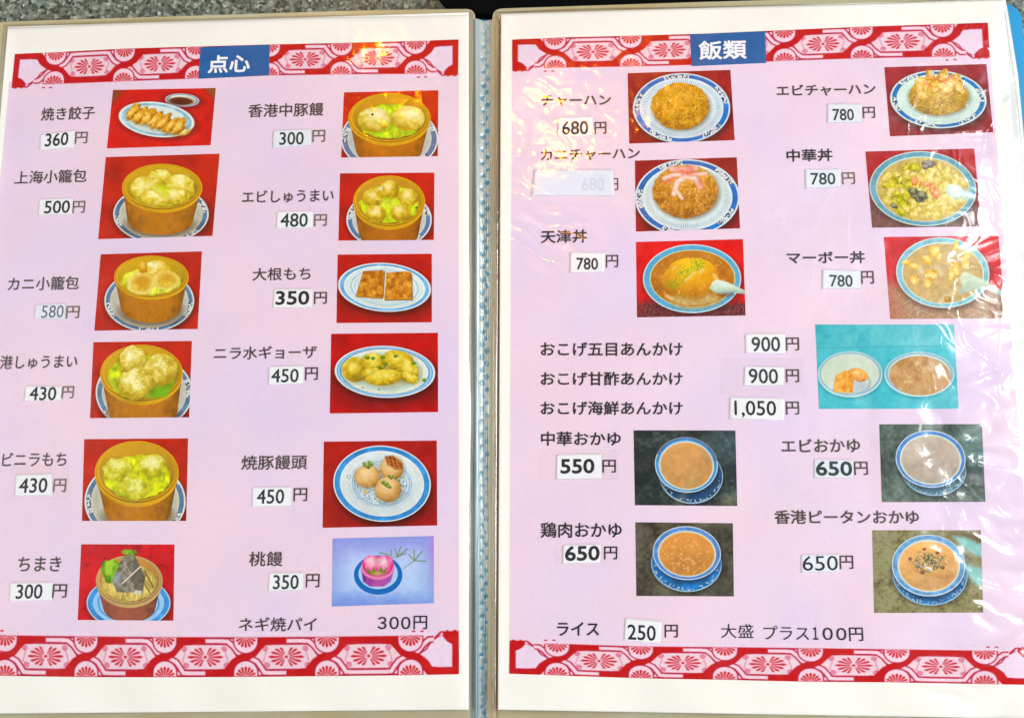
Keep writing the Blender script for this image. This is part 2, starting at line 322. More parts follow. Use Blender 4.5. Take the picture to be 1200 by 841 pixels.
def baked_buns(p):                                                   # zoom F
    red_ground(p, (160, 22, 14), 7)
    p.shade(320, 350, 230, 90, .5, (60, 16, 4), 30); p.over(p.m((p.X - 60) - (p.Y - 60) * .1, 60) * .35, (170, 60, 20))
    p.plate(311, 246, 229, 178, 4, rim=(60, 142, 200), body=(212, 222, 222), band=(.86, .975), well=[(.60, .615, .7), (.555, .575, .6), (.50, .51, .5), (.66, .665, .3)])
    t = np.clip((p.n(7, 8) - .52) * 6, 0, 1) * p.m(p.ed(310, 250, 118, 85), 10)
    p.over(t * .7, (70, 130, 180)); p.over(np.clip((p.n(6, 18) - .62) * 8, 0, 1) * p.m(p.ed(290, 250, 128, 90), 10), (110, 130, 70))
    for i, (x, y, a, b) in enumerate([(357, 172, 54, 56), (243, 212, 60, 52), (340, 272, 60, 58)]):
        p.shade(x + 2, y + 8, a * 1.05, b, .45, (60, 50, 10), 8)
        p.lump(x, y, a, b, (156, 108, 40), (214, 174, 108), (238, 212, 160), 190 + i, 0, 0, .14, .04, (-.15, -.3))
    p.poly([(325, 118), (360, 116), (405, 150), (408, 178), (372, 178), (336, 155)], p.mix(p.n(8, 3), (112, 44, 10), (150, 70, 24)), 3)
    for k in range(3): p.line([(338 + 20 * k, 120 + 8 * k), (352 + 20 * k, 172)], 4, (206, 150, 80), 1.5, .8); p.line([(335, 132 + 15 * k), (402, 150 + 12 * k)], 4, (206, 150, 80), 1.5, .7)
    for (x, y, r) in ((238, 160, 20), (258, 150, 16), (325, 245, 18), (340, 258, 14), (350, 215, 12), (370, 215, 10)): p.lump(x, y, r, r * .6, (60, 84, 16), (110, 130, 40), (160, 170, 80), int(x * 3), 0, 30, .6, .4)
    p.ring(155, 214, 9, 7, 3, (150, 160, 140)); p.ell(232, 286, 12, 9, (206, 186, 130))

def peach_bun(p):                                                    # zoom F
    t = (p.Y - 497) / 320
    p.over(np.ones(p.X.shape), p.mix(t + (p.n(60, 4) - .5) * .25 - .12, (166, 178, 232), (188, 208, 240), (178, 206, 240), (110, 150, 222)))
    e = np.clip(1 - np.minimum(np.minimum(p.X - 79, 554 - p.X), np.minimum((p.Y - 497), 816 - p.Y)) / 90, 0, 1)
    p.over(e * .45, (120, 130, 205)); p.over(np.clip((p.X - 515) / 40, 0, 1) * np.clip((760 - p.Y) / 200, 0, 1) * .6, (190, 130, 214))
    p.ell(293, 674, 114, 92, (20, 104, 176)); p.ell(293, 668, 92, 72, (176, 206, 236))
    p.poly([(213, 640), (222, 705), (255, 728), (320, 728), (352, 705), (368, 645)], p.mix(.5 + (p.X - 290) / 160 + (p.n(20, 3) - .5) * .6, (110, 50, 130), (178, 84, 160), (150, 90, 170)), 2)
    p.ell(291, 640, 78, 56, (226, 130, 176)); p.ell(291, 634, 70, 48, (186, 56, 120))
    p.lump(262, 618, 42, 36, (200, 20, 96), (232, 90, 156), (246, 206, 220), 3, 3, 0, .2, .05); p.lump(324, 620, 40, 38, (206, 30, 110), (228, 100, 160), (244, 206, 222), 4, 3, 0, .2, .05)
    p.ell(264, 628, 20, 22, (244, 216, 214), 0, 12, .8); p.ell(318, 634, 16, 20, (240, 206, 216), 0, 12, .7); p.ell(292, 606, 12, 8, (196, 176, 160), 0, 6, .8)
    for pts in ([(238, 640), (268, 668), (244, 668)], [(272, 634), (288, 668), (262, 668)], [(304, 634), (322, 668), (296, 662)], [(340, 636), (322, 668), (306, 664)]): p.poly(pts, (106, 122, 16), 2)
    p.ell(290, 668, 22, 10, (196, 186, 110), 0, 4, .8)
    for a, b in (((382, 588), (430, 552)), ((382, 588), (398, 545)), ((382, 588), (372, 552)), ((382, 588), (424, 572)), ((352, 586), (356, 560)), ((345, 580), (300, 570)), ((462, 606), (500, 562)), ((462, 606), (462, 558)), ((462, 606), (438, 580)), ((462, 606), (515, 610)), ((462, 606), (410, 645))):
        p.line([a, b], 6 if b[0] != 410 else 3, (116, 136, 96), 1.6, .85)
    p.line([(352, 590), (385, 590)], 3, (150, 150, 150), 2, .8)

def rice_mound(p, cx, cy, rx, ry, seed, lo=(138, 92, 2), mid=(190, 138, 14), hi=(224, 178, 60), rot=0):
    u, v, r = p.er(cx, cy, rx, ry, rot)
    wob = (p.n(18, seed, 3) - .5) * .12
    p.shade(cx + 5, cy + ry * .07, rx * 1.01, ry * .99, .6, (70, 50, 20), 6, rot)
    t = .55 * p.n(9, seed + 1, 2) + .75 * p.n(26, seed + 2, 2) - .14 + .22 * (1 - r) - .22 * v
    p.over(p.m((r - 1 - wob) * min(rx, ry), 1.3), p.mix(t, lo, mid, hi))
    k = p.m((r - .96) * min(rx, ry), 4)
    p.over(np.clip((p.n(6, seed + 7, 2) - .68) * 7, 0, 1) * k * .6, (244, 214, 130))
    p.over(np.clip((p.n(8, seed + 9, 2) - .68) * 7, 0, 1) * k * .5, (96, 60, 8))
    p.over(np.clip((p.n(22, seed + 11, 2) - .62) * 5, 0, 1) * k * .4, (214, 160, 90))

def fried_rice(p):                                                   # zoom G
    red_ground(p, (142, 26, 30), 2)
    p.plate(310, 218, 240, 172, 0, rim=(28, 112, 184), body=(206, 222, 228), band=(.86, .965), segs=seg_ring(5, .55, .12), flutes=110, edge=(196, 214, 232))
    rice_mound(p, 304, 208, 142, 116, 3)

def crab_fried_rice(p):                                              # zoom G
    red_ground(p, (140, 22, 28), 4)
    p.plate(338, 658, 258, 188, 0, rim=(28, 108, 178), body=(212, 226, 226), band=(.86, .965), segs=seg_ring(5, .58, .32), flutes=110, edge=(206, 220, 232))
    rice_mound(p, 330, 628, 162, 130, 13, (128, 80, 14), (184, 124, 34), (222, 174, 84))
    for pts, w in (([(225, 565), (270, 548), (330, 545)], 20), ([(272, 640), (290, 580), (330, 555)], 24), ([(330, 552), (380, 565), (402, 605)], 24), ([(285, 625), (312, 662)], 14), ([(262, 518), (330, 520), (380, 515)], 22), ([(350, 545), (430, 540)], 14)):
        p.line(pts, w + 4, (190, 120, 90), 4, .6); p.line(pts, w, (238, 214, 202), 3)
    for (x, y, a, b, r) in ((310, 524, 30, 9, 10), (358, 516, 18, 11, 20), (250, 574, 22, 8, -20), (400, 590, 9, 18, -20), (345, 540, 20, 8, 0)): p.ell(x, y, a, b, (214, 96, 84), r, 6, .75)

def egg_bowl(p):                                                     # zoom H
    red_ground(p, (206, 8, 14), 6)
    d = p.m((600 - p.Y) - (p.n(40, 3) - .5) * 60 + np.abs(p.X - 560) * .06, 9)
    p.over(d, p.mix(p.n(9, 5, 2) * 1.4 - .2, (60, 16, 24), (100, 42, 48), (140, 84, 84)))
    p.over(p.m(p.X - 150 + (p.Y - 500) * .1, 12) * d * .5, (176, 30, 20))
    p.shade(620, 440, 470, 330, .5, (60, 10, 20), 8)
    p.ell(608, 412, 460, 322, (196, 226, 232)); p.ell(608, 412, 450, 312, p.mix(p.n(24, 2), (78, 150, 190), (110, 180, 210)))
    p.ell(612, 412, 402, 272, (196, 206, 150)); p.ell(612, 412, 392, 264, p.mix(p.n(60, 8) - (p.Y - 420) / 900, (150, 88, 6), (176, 110, 14), (190, 130, 40)))
    p.lump(590, 400, 260, 190, (176, 110, 4), (222, 164, 4), (246, 196, 20), 3, 0, -8, .22, .1, (.1, -.5))
    p.over(p.m(p.pd([(380, 585), (480, 560), (640, 600), (780, 540), (900, 590), (850, 640), (700, 680), (540, 690), (430, 650)]), 9), p.mix(p.n(28, 9), (166, 130, 60), (190, 162, 100), (206, 186, 140)))
    for (x, y, a, b) in ((650, 280, 46, 60), (540, 350, 60, 46), (470, 440, 56, 34), (410, 480, 40, 26), (690, 290, 30, 20)):
        p.over(np.clip((p.n(15, int(x)) - .42) * 6, 0, 1) * p.m(p.ed(x, y, a, b), 9), (122, 160, 10))
    for pts, w in (([(550, 430), (625, 358)], 22), ([(690, 350), (710, 330)], 26), ([(815, 375), (840, 410)], 26), ([(370, 570), (415, 600)], 20), ([(455, 300), (430, 320)], 14)): p.line(pts, w, (240, 216, 170), 4, .9)
    p.over(np.clip((p.n(22, 40, 2) - .7) * 6, 0, 1) * p.m(p.ed(612, 412, 380, 250), 6) * .7, (226, 180, 90))
    p.shade(700, 400, 100, 24, .25, (160, 80, 0), 14, -20)
    p.poly([(770, 500), (800, 440), (850, 418), (930, 440), (1110, 525), (1110, 558), (980, 545), (880, 560), (800, 530)], p.mix((p.Y - 420) / 140 + (p.n(40, 6) - .5) * .3, (232, 240, 226), (206, 226, 206), (150, 176, 160)), 2)
    p.poly([(860, 558), (980, 545), (1000, 572), (880, 582)], (90, 70, 60), 6, .7)

def soup_bowl(p, cx, cy, rx, ry, rim, edge, broth, seed, rot=0, w=.1):
    p.shade(cx + 6, cy + ry * .08, rx * 1.01, ry, .55, (50, 30, 30), 8, rot)
    p.ell(cx, cy, rx, ry, edge, rot); p.ell(cx, cy, rx * .98, ry * .975, p.mix(p.n(5 * p.sc, seed), np.array(rim) * .85, rim, np.minimum(np.array(rim) * 1.15, 255)), rot)
    p.ell(cx, cy + ry * .01, rx * (1 - w), ry * (1 - w * 1.05), edge, rot)
    b = np.array(broth)
    p.ell(cx, cy + ry * .02, rx * (1 - w - .025), ry * (1 - w * 1.05 - .03), p.mix(p.n(6 * p.sc, seed + 2), b * .84, b, np.minimum(b * 1.1, 255)), rot)

def shrimp_fried_rice(p):                                            # zoom I
    red_ground(p, (150, 40, 48), 9)
    p.shade(400, 300, 230, 60, .5, (90, 70, 60), 20)
    p.plate(398, 196, 238, 142, 3, rim=(30, 112, 172), body=(206, 226, 214), band=(.86, .96), segs=seg_ring(6, .5, .0), flutes=0, edge=(206, 222, 222))
    p.over(np.clip((p.n(6, 3, 2) - .55) * 5, 0, 1) * p.m(p.ed(398, 210, 190, 110), 6) * .3, (160, 190, 186))
    rice_mound(p, 398, 182, 148, 92, 23, (126, 92, 8), (184, 146, 34), (224, 194, 90))
    for i, (x, y, a, b) in enumerate([(315, 112, 40, 28), (300, 140, 26, 24), (360, 86, 40, 22), (415, 82, 44, 22), (470, 100, 44, 26), (400, 122, 54, 22), (500, 128, 38, 24), (345, 128, 36, 20), (450, 146, 34, 20), (380, 150, 30, 16), (318, 176, 26, 22)]):
        p.lump(x, y, a, b, (184, 122, 10), (226, 176, 64), (248, 224, 150), 200 + i, 2, i * 40, .7, .34, a=.9)
    for (x, y) in ((362, 84), (420, 100), (336, 118), (470, 92)): p.ell(x, y, 14, 8, (214, 120, 80), 20, 5, .6)

def chinese_bowl(p):                                                 # zoom I
    red_ground(p, (172, 36, 40), 11)
    p.over(p.m(690 - p.Y + (p.X - 300) * .05, 16) * .9, p.mix(p.n(18, 4), (96, 70, 64), (140, 116, 104)))
    soup_bowl(p, 322, 636, 264, 184, (112, 164, 180), (196, 216, 206), (196, 172, 96), 3, 4, .12)
    k = p.m(p.ed(326, 640, 226, 152), 6)
    p.over(k * np.clip((p.n(34, 15) - .45) * 4, 0, 1), p.mix(p.n(14, 5), (176, 150, 60), (216, 196, 120), (234, 218, 160)))
    for i in range(70):
        q = 2.399 * i; rr = math.sqrt((i + .5) / 70.); x = 326 + 205 * rr * math.cos(q); y = 640 + 132 * rr * math.sin(q)
        green = x < 300 and (i * 7) % 10 < 6
        sz = 18 + (i * 13) % 20
        p.lump(x, y, sz, sz * .62, *(((130, 124, 0), (182, 174, 8), (226, 216, 70)) if green else ((190, 162, 50), (226, 206, 104), (246, 238, 168))), 220 + i, 2, 37 * i, .6, .3, a=.8)
    for (x, y, a, b) in ((350, 514, 34, 20), (334, 526, 18, 14)): p.lump(x, y, a, b, (84, 70, 60), (126, 110, 100), (170, 160, 150), 5, 0, 0, .6, .25)
    for (x, y, a, b) in ((278, 655, 30, 26), (300, 684, 34, 18), (318, 668, 32, 20), (180, 722, 20, 12)): p.lump(x, y, a, b, (52, 54, 40), (96, 98, 76), (160, 158, 130), int(x), 2, 24, .7, .3, a=.9)
    for (x, y, a, b) in ((280, 598, 18, 24), (372, 642, 18, 28), (388, 664, 16, 22), (340, 614, 28, 12)): p.lump(x, y, a, b, (206, 96, 44), (226, 134, 84), (242, 190, 140), int(x), 0, 0, .5, .3, a=.85)
    p.lump(480, 650, 46, 34, (170, 196, 180), (206, 226, 212), (232, 240, 230), 9, 0, 20, .2, .1)
    p.poly([(500, 640), (560, 636), (580, 690), (520, 690)], (160, 200, 200), 6, .8)

def tofu_bowl(p):                                                    # zoom J
    red_ground(p, (206, 56, 62), 13)
    p.over(p.m(520 - p.Y + (p.X - 560) * .06 + (p.n(60, 4) - .5) * 60, 14), p.mix(p.n(12, 4, 2), (146, 116, 90), (176, 146, 116), (194, 168, 140)))
    p.over(p.m(p.X - 170 - (p.Y - 500) * .12, 30) * p.m(500 - p.Y, 20) * .6, (196, 96, 76))
    soup_bowl(p, 580, 396, 398, 300, (144, 196, 206), (214, 232, 222), (204, 176, 120), 3, 3, .12)
    k = p.m(p.ed(580, 400, 335, 245), 8)
    p.over(k * np.clip((p.n(44, 12) - .45) * 3, 0, 1) * .8, p.mix(p.n(16, 6), (186, 152, 96), (222, 196, 140)))
    for i, (x, y, a, b) in enumerate([(270, 310, 40, 24), (340, 345, 46, 26), (440, 285, 50, 34), (510, 215, 56, 44), (545, 265, 40, 26), (690, 165, 46, 22), (780, 250, 50, 30), (770, 320, 40, 40), (480, 410, 56, 40), (455, 480, 34, 46), (340, 455, 44, 36), (690, 360, 60, 46), (660, 410, 60, 30)]):
        p.lump(x, y, a, b, (214, 164, 50), (236, 202, 100), (248, 230, 164), 240 + i, 2, i * 23, .4, .3)
    for pts in ([(530, 350), (570, 410)], [(380, 360), (400, 390)], [(690, 240), (780, 215)], [(640, 600), (690, 540)], [(560, 650), (610, 590)]): p.line(pts, 22, (232, 224, 190), 7, .8)
    p.lump(620, 620, 30, 26, (160, 110, 30), (190, 146, 60), (206, 170, 100), 8, 0, 0, .4, .2)
    p.poly([(720, 440), (750, 395), (800, 395), (930, 460), (1110, 560), (1110, 620), (1000, 560), (900, 530), (790, 560), (720, 580), (745, 500)], p.mix((p.Y - 400) / 200 + (p.n(40, 6) - .5) * .4, (226, 238, 206), (196, 214, 190), (166, 186, 176)), 3)
    p.over(np.clip((p.n(10, 30, 2) - .4) * 5, 0, 1) * p.m(p.ed(1070, 720, 60, 70), 20), (110, 50, 50))

def crispy_rice_bowls(p):                                            # zoom K
    p.over(np.ones(p.X.shape), p.mix(p.n(60, 5) * .7 + (p.X - 60) / 1400, (30, 152, 166), (84, 186, 194), (136, 206, 212)))
    p.line([(40, 138), (650, 128)], 4, (50, 150, 166), 2, .6); p.over(p.m(132 - p.Y, 6) * .35, (70, 186, 200))
    for cx, cy, rx, ry in ((188, 250, 138, 98), (484, 250, 150, 96)):
        p.shade(cx, cy + 10, rx, ry, .3, (0, 90, 110), 5)
        p.ell(cx, cy, rx, ry, (196, 222, 216)); p.ring(cx, cy - 2, rx * .93, ry * .91, 7, (130, 170, 196), 0, 1.4, .8)
    p.ell(186, 248, 124, 84, p.mix(p.n(40, 6) + (p.X - 190) / 500, (196, 212, 190), (214, 222, 204)))
    p.ring(212, 285, 60, 44, 8, (150, 170, 186), 0, 2, .7); p.ell(220, 300, 40, 26, (170, 184, 200), 0, 5, .7)
    p.lump(222, 252, 44, 28, (176, 104, 30), (222, 156, 64), (240, 200, 120), 3, 2, 20, .4, .12)
    p.poly([(126, 254), (170, 232), (206, 272), (198, 330), (116, 326), (116, 290)], p.mix(p.n(16, 7) * 1.3 - .1, (180, 106, 20), (222, 156, 50), (238, 190, 100)), 2)
    p.ell(486, 256, 132, 84, p.mix(p.n(34, 8) * 1.2 - .1, (166, 118, 66), (190, 148, 96), (206, 174, 126)), 3)
    p.over(np.clip((p.n(10, 9, 2) - .66) * 6, 0, 1) * p.m(p.ed(486, 256, 122, 76), 5) * .7, (216, 190, 130))

def speck_ground(p, c0, c1, c2, seed):
    p.over(np.ones(p.X.shape), p.mix(p.n(4 * p.sc, seed, 2) * .6 + p.n(22 * p.sc, seed + 3, 2) * .9 - .25, c0, c1, c2))

def congee(p, cx, cy, rx, ry, sx, sy, srx, sry, rim, broth, seed, rot=0, bw=.13, saucer=(36, 96, 150)):
    p.shade(sx + 4, sy + 8, srx * 1.04, sry, .5, (10, 14, 14), 8, rot)
    p.ell(sx, sy, srx, sry, (150, 180, 200), rot); p.ell(sx, sy - 2, srx * .975, sry * .97, p.mix(p.n(10 * p.sc, seed + 8), np.array(saucer) * .7, saucer, np.array(saucer) * 1.25), rot)
    t = np.clip((p.n(1.8 * p.sc, seed + 20, 2) - .56) * 8, 0, 1) * p.m(np.abs(p.er(sx, sy, srx, sry, rot)[2] - .9) * sry - .06 * sry)
    p.over(t * (p.Y > sy) * .7, (190, 214, 226))
    p.shade(cx + 2, cy + ry * .14, rx * .99, ry, .5, (10, 30, 50), 5, rot)
    p.ell(cx, cy, rx, ry, (196, 212, 224), rot); p.ell(cx, cy, rx * .975, ry * .97, p.mix(p.n(6 * p.sc, seed), np.array(rim) * .8, rim, np.minimum(np.array(rim) * 1.2, 255)), rot)
    p.ell(cx, cy + 3, rx * (1 - bw), ry * (1 - bw), (206, 214, 206), rot)
    b = np.array(broth); u, v, r = p.er(cx, cy, rx, ry, rot)
    p.ell(cx, cy + 4, rx * (1 - bw - .05), ry * (1 - bw - .05), p.mix(p.n(5 * p.sc, seed + 2) * .5 + .5 * p.n(16 * p.sc, seed + 4, 2) + .03 - .28 * v - .14 * u, b * .82, b, np.minimum(b * 1.12, 255)), rot, 2)

def plain_congee(p):                                                 # zoom L
    speck_ground(p, (14, 24, 26), (40, 50, 48), (86, 100, 96), 3)
    congee(p, 278, 198, 148, 130, 300, 250, 150, 130, (70, 150, 200), (198, 150, 92), 5, 8, .12, (26, 66, 100))
    p.ring(278, 198, 144, 126, 8, (70, 60, 90), 8, 3, .7, lambda th: ((th > -2.9) & (th < -.3)).astype(float))
    p.line([(240, 375), (320, 250)], 24, (196, 180, 120), 10, .35); p.ell(480, 370, 40, 20, (150, 146, 100), -30, 10, .5); p.over(p.m(p.ed(490, 90, 80, 60), 40) * .4, (90, 130, 140))

def chicken_congee(p):                                               # zoom L
    speck_ground(p, (50, 46, 36), (84, 80, 66), (116, 112, 96), 13)
    congee(p, 280, 612, 160, 126, 278, 662, 166, 132, (96, 140, 196), (204, 142, 70), 15, 4, .14, (30, 110, 170))
    p.over(np.clip((p.n(11, 44, 2) - .6) * 6, 0, 1) * p.m(p.ed(280, 616, 124, 94), 6) * .5, (236, 196, 140))

def shrimp_congee(p):                                                # zoom K
    speck_ground(p, (52, 64, 60), (88, 102, 94), (124, 138, 126), 23)
    p.over(p.m(p.ed(740, 560, 90, 90), 30) * .5, (110, 150, 146))
    congee(p, 532, 612, 150, 122, 545, 660, 140, 110, (86, 140, 196), (186, 172, 156), 25, 6, .12, (96, 136, 146))
    p.line([(490, 464), (486, 490)], 10, (220, 226, 224), 3)

def egg_congee(p):                                                   # zoom M
    p.over(np.ones(p.X.shape), p.mix(p.n(30, 3, 2) * .8 + p.n(110, 6, 2) * .7 - .25 + .15 * (p.X < 300), (92, 88, 60), (130, 124, 86), (150, 148, 110), (126, 118, 92)))
    p.poly([(760, 110), (1045, 80), (1045, 170), (850, 160)], (110, 90, 78), 10, .7)
    congee(p, 573, 382, 316, 264, 585, 460, 322, 264, (110, 160, 200), (214, 166, 104), 35, 4, .15, (44, 118, 176))
    t = np.clip((p.n(15, 51, 2) - .36) * 6, 0, 1) * p.m(p.ed(570, 358, 122, 82) + (p.n(50, 52) - .5) * 70, 9)
    p.over(t, p.mix(p.n(10, 53, 2) * 1.3 - .15, (62, 70, 56), (112, 116, 90), (170, 166, 130)))
    for (x, y, r) in ((536, 242, 14), (648, 272, 16), (412, 324, 14), (690, 398, 18), (516, 438, 20)): p.lump(x, y, r, r * .85, (84, 50, 40), (124, 84, 66), (156, 116, 90), int(x), 0, 0, .5, .25)
    p.poly([(780, 130), (880, 140), (1040, 210), (1045, 320), (960, 290), (850, 210)], p.mix(p.n(40, 9), (120, 180, 176), (170, 216, 206)), 5)
    p.poly([(890, 370), (1040, 410), (1045, 590), (950, 520), (900, 450)], p.mix(p.n(40, 10), (130, 186, 180), (180, 220, 208)), 5)
    p.ell(540, 92, 26, 16, (220, 226, 220), 0, 5, .7)

# ------- ornamental border.  u along the band, one column of rosettes every 1.0; v 0 (outer edge of a top band) .. 1
END = .59
def border(u, v, n, aa, flip):
    """u in columns (columns at 0..n-1, ends END beyond them), v downwards; a bottom band is the same print turned round."""
    if flip: u = (n - 1) - u; v = 1 - v
    K = 2.0                                       # one column is 2 band heights wide
    X = u * K; Y = v
    RED = rgb(194, 0, 10); DK = rgb(178, 4, 46); PALE = rgb(243, 208, 222); PINK = rgb(*PANEL); CART = rgb(238, 206, 216); INK = rgb(200, 14, 40)
    C = np.empty(X.shape + (3,)); C[:] = PALE
    def m(d): return np.clip(.5 - d / aa, 0, 1)
    def over(sl, mk, col): C[:, sl] = C[:, sl] * (1 - mk[..., None]) + col * mk[..., None]
    def cols(x0, x1):                             # work only on the grid columns this ornament covers
        k = np.where((X[0] > x0) & (X[0] < x1))[0]
        return slice(k.min(), k.max() + 1) if len(k) else None
    def dist(sl, pts):
        x = X[:, sl]; y = Y[:, sl]; d = np.full(x.shape, 1e9)
        for (x0, y0), (x1, y1) in zip(pts[:-1], pts[1:]):
            dx, dy = x1 - x0, y1 - y0
            t = np.clip(((x - x0) * dx + (y - y0) * dy) / (dx * dx + dy * dy + 1e-12), 0, 1)
            d = np.minimum(d, np.hypot(x - x0 - t * dx, y - y0 - t * dy))
        return d
    def inside(sl, pts):
        x = X[:, sl]; y = Y[:, sl]; ins = np.zeros(x.shape, bool)
        for (x0, y0), (x1, y1) in zip(pts, pts[1:] + pts[:1]):
            if y0 != y1: ins ^= ((y0 > y) != (y1 > y)) & (x < (x1 - x0) * (y - y0) / (y1 - y0) + x0)
        d = dist(sl, pts + pts[:1])
        return np.where(ins, -d, d)
    L = -END * K; R = (n - 1 + END) * K
    THIN = [(.70, .095), (.46, .105), (.38, .24), (.28, .38), (.12, .47), (-.05, .52), (-.2, .62), (-.31, .77), (-.45, .895), (-.70, .905)]
    RIB = [(.62, .09), (.47, .1), (.38, .22), (.27, .36), (.12, .46), (-.05, .53), (-.2, .63), (-.32, .78), (-.44, .9), (-.62, .91)]
    allc = slice(0, X.shape[1])
    for k in range(n):
        sl = cols(k * K - .8, k * K + .8); mir = -1 if k == 0 else 1
        over(sl, m(dist(sl, [(k * K - mir * x, y) for x, y in THIN]) - .085), DK)
    for k in range(0, n - 1):                     # bars along both edges
        x0, x1 = k * K, (k + 1) * K; xm = (x0 + x1) / 2; sl = cols(x0 - .05, x1 + .05)
        segs = [('t', 0, x0, x1), ('b', 1, x0, x1)] if k == 0 else [('b', 0, x0, xm), ('t', 0, xm, x1), ('t', 1, x0, xm), ('b', 1, xm, x1)]
        for kind, side, p0, p1 in segs:
            yy = Y[:, sl] if side == 0 else 1 - Y[:, sl]; x = X[:, sl]
            inx = m(np.maximum(p0 - x, x - p1))
            if kind == 'b': over(sl, inx * m(yy - .175), RED)
            else:
                over(sl, inx * m(yy - .175), DK); over(sl, inx * m(np.abs(yy - .097) - .05), PALE)
    # end cells: thick frame round a pale cell with a concave corner
    for sgn, E in ((1, L), (-1, R)):
        sl = cols(min(E, E + sgn * 1.3), max(E, E + sgn * 1.3))
        x = (X[:, sl] - E) * sgn; y = Y[:, sl]
        over(sl, m(np.maximum(x - .62, .5 - y)) * m(y - 1.0), PALE)
        over(sl, m(np.maximum(x - .75, y - .45)), RED)
        over(sl, m(x - .155), RED)
        P = [(.165, .19), (.66, .19), (.74, .36), (.95, .53), (.78, .64), (.66, .84), (.42, 1.01), (.28, .84), (.165, .78)]
        P = [(E + sgn * a, b) for a, b in P]
        d = inside(sl, P); over(sl, m(d - .03) * m(.155 - x), DK); over(sl, m(d), PINK)
        over(sl, m(1.0 - y), PINK)
        nt = np.hypot(x - .04, y - 1.12)
        over(sl, m(np.maximum(np.maximum(nt - .36, -x), np.maximum(.6 - y, y - 1.10))), RED)
        d = dist(sl, [(E + sgn * .66, .86), (E + sgn * .5, 1.02), (E + sgn * .42, 1.1)]); over(sl, m(np.maximum(d - .022, y - 1.10)), DK)
        dash = (np.abs(np.mod(x, .2) - .1) < .045) * m(np.abs(y - 1.115) - .018) * m(np.maximum(.02 - x, x - 1.25)) * (np.abs(x - .58) > .27)
        over(sl, dash, RED)
    for k in range(n - 1):                        # cartouches with a double palmette and four curls
        xm = (k + .5) * K; sl = cols(xm - .9, xm + .9)
        dx = np.abs(X[:, sl] - xm); dy = np.abs(Y[:, sl] - .5)
        d = np.maximum(dx + dy * .55 - .77, dy - .305)
        over(sl, m(d - .032), DK); over(sl, m(d), CART)
        q = np.hypot(dx * .9, dy); th = np.arctan2(dy, dx * .9)
        st = .36; ph = th / st; fr = np.abs(ph - np.round(ph)) * st * q
        tip = .40 - .13 * np.clip(th / 1.1, 0, 1)
        w = np.where(q < tip - .05, .004 + .10 * np.clip(q - .05, 0, 1), .032 - .5 * np.clip(q - tip + .05, 0, 1))
        over(sl, m(fr - w) * m(np.maximum(q - tip, .075 - q)) * (np.round(ph) <= 3.5), INK); over(sl, m(q - .034), INK)
        for sx in (-1, 1):
            for sy in (-1, 1):
                off = .52 if sx * sy > 0 else .47
                r = np.hypot((X[:, sl] - xm) * sx - off, (Y[:, sl] - .5) * sy - .21)
                over(sl, m(np.abs(r - .05) - .02) * .75, rgb(216, 84, 120)); over(sl, m(r - .024) * .6, rgb(216, 84, 120))
            d = dist(sl, [(xm + sx * (.52 if sx < 0 else .47), .29), (xm + sx * .56, .40), (xm + sx * .50, .60), (xm + sx * (.52 if sx > 0 else .47), .71)])
            over(sl, m(d - .01) * .7, rgb(206, 84, 120))
    for k in range(n):                            # thin line inside, thick ribbon over it, rosettes
        cx = k * K; mir = -1 if k == 0 else 1; sl = cols(cx - .8, cx + .8)
        dt = dist(sl, [(cx - mir * x, y) for x, y in THIN])
        over(sl, m(np.maximum(dt - .085, np.abs(X[:, sl] - cx) - .56)), DK); over(sl, m(np.maximum(dt - .05, np.abs(X[:, sl] - cx) - .58)), PALE)
        over(sl, m(dist(sl, [(cx + mir * x, y) for x, y in RIB]) - .108), RED)
        for side in (0, 1):
            yy = Y[:, sl] if side == 0 else 1 - Y[:, sl]; x = X[:, sl] - cx
            dd = np.where(yy < .11, np.abs(x), np.hypot(x, yy - .11)) - .285
            ok = m(-yy)
            over(sl, m(dd - .03) * ok, DK); over(sl, m(dd) * ok, PALE)
            th = np.arctan2(yy + .03, x); q = np.hypot(x, (yy + .03) * .9)
            ph = (th - math.pi / 2) / .36; fr = np.abs(ph - np.round(ph)) * .36 * q
            w = np.where(q < .23, .004 + .11 * np.clip(q - .04, 0, 1), .030 - .55 * np.clip(q - .23, 0, 1))
            over(sl, m(fr - w) * m(np.maximum(q - .27, .07 - q)) * (np.abs(np.round(ph)) <= 4) * ok, RED)
            over(sl, m(q - .05) * ok, RED)
    over(allc, m(1.0 - Y) * m(np.maximum(L + 1.2 - X, X - R + 1.2)), PINK)
    return C
# ------------------------------------------------------------------ geometry helpers
def rot_matrix(rx, ry, rz):
    cx, sx, cy, sy, cz, sz = math.cos(rx), math.sin(rx), math.cos(ry), math.sin(ry), math.cos(rz), math.sin(rz)
    return np.array([[cz, -sz, 0], [sz, cz, 0], [0, 0, 1]]) @ np.array([[cy, 0, sy], [0, 1, 0], [-sy, 0, cy]]) @ np.array([[1, 0, 0], [0, cx, -sx], [0, sx, cx]])
RM = rot_matrix(*CAM_ROT)

def relief(x, y):
    """the sheets are not quite flat: height of the paper over the table plane, metres"""
    z = .00045 * np.sin(x * 31 + y * 9 + .6) + .0004 * np.sin(y * 27 - x * 14 + 2.0) + .00018 * np.sin(x * 88 + y * 21)
    z = z + .00042 * np.sin(x * 150 + 3 * np.sin(y * 40)) * np.exp(-((y + .002) / .035) ** 2) + .0002 * np.sin(x * 70 - y * 120 + 1)
    return z + .0009 * np.exp(-((x + .004) / .035) ** 2)

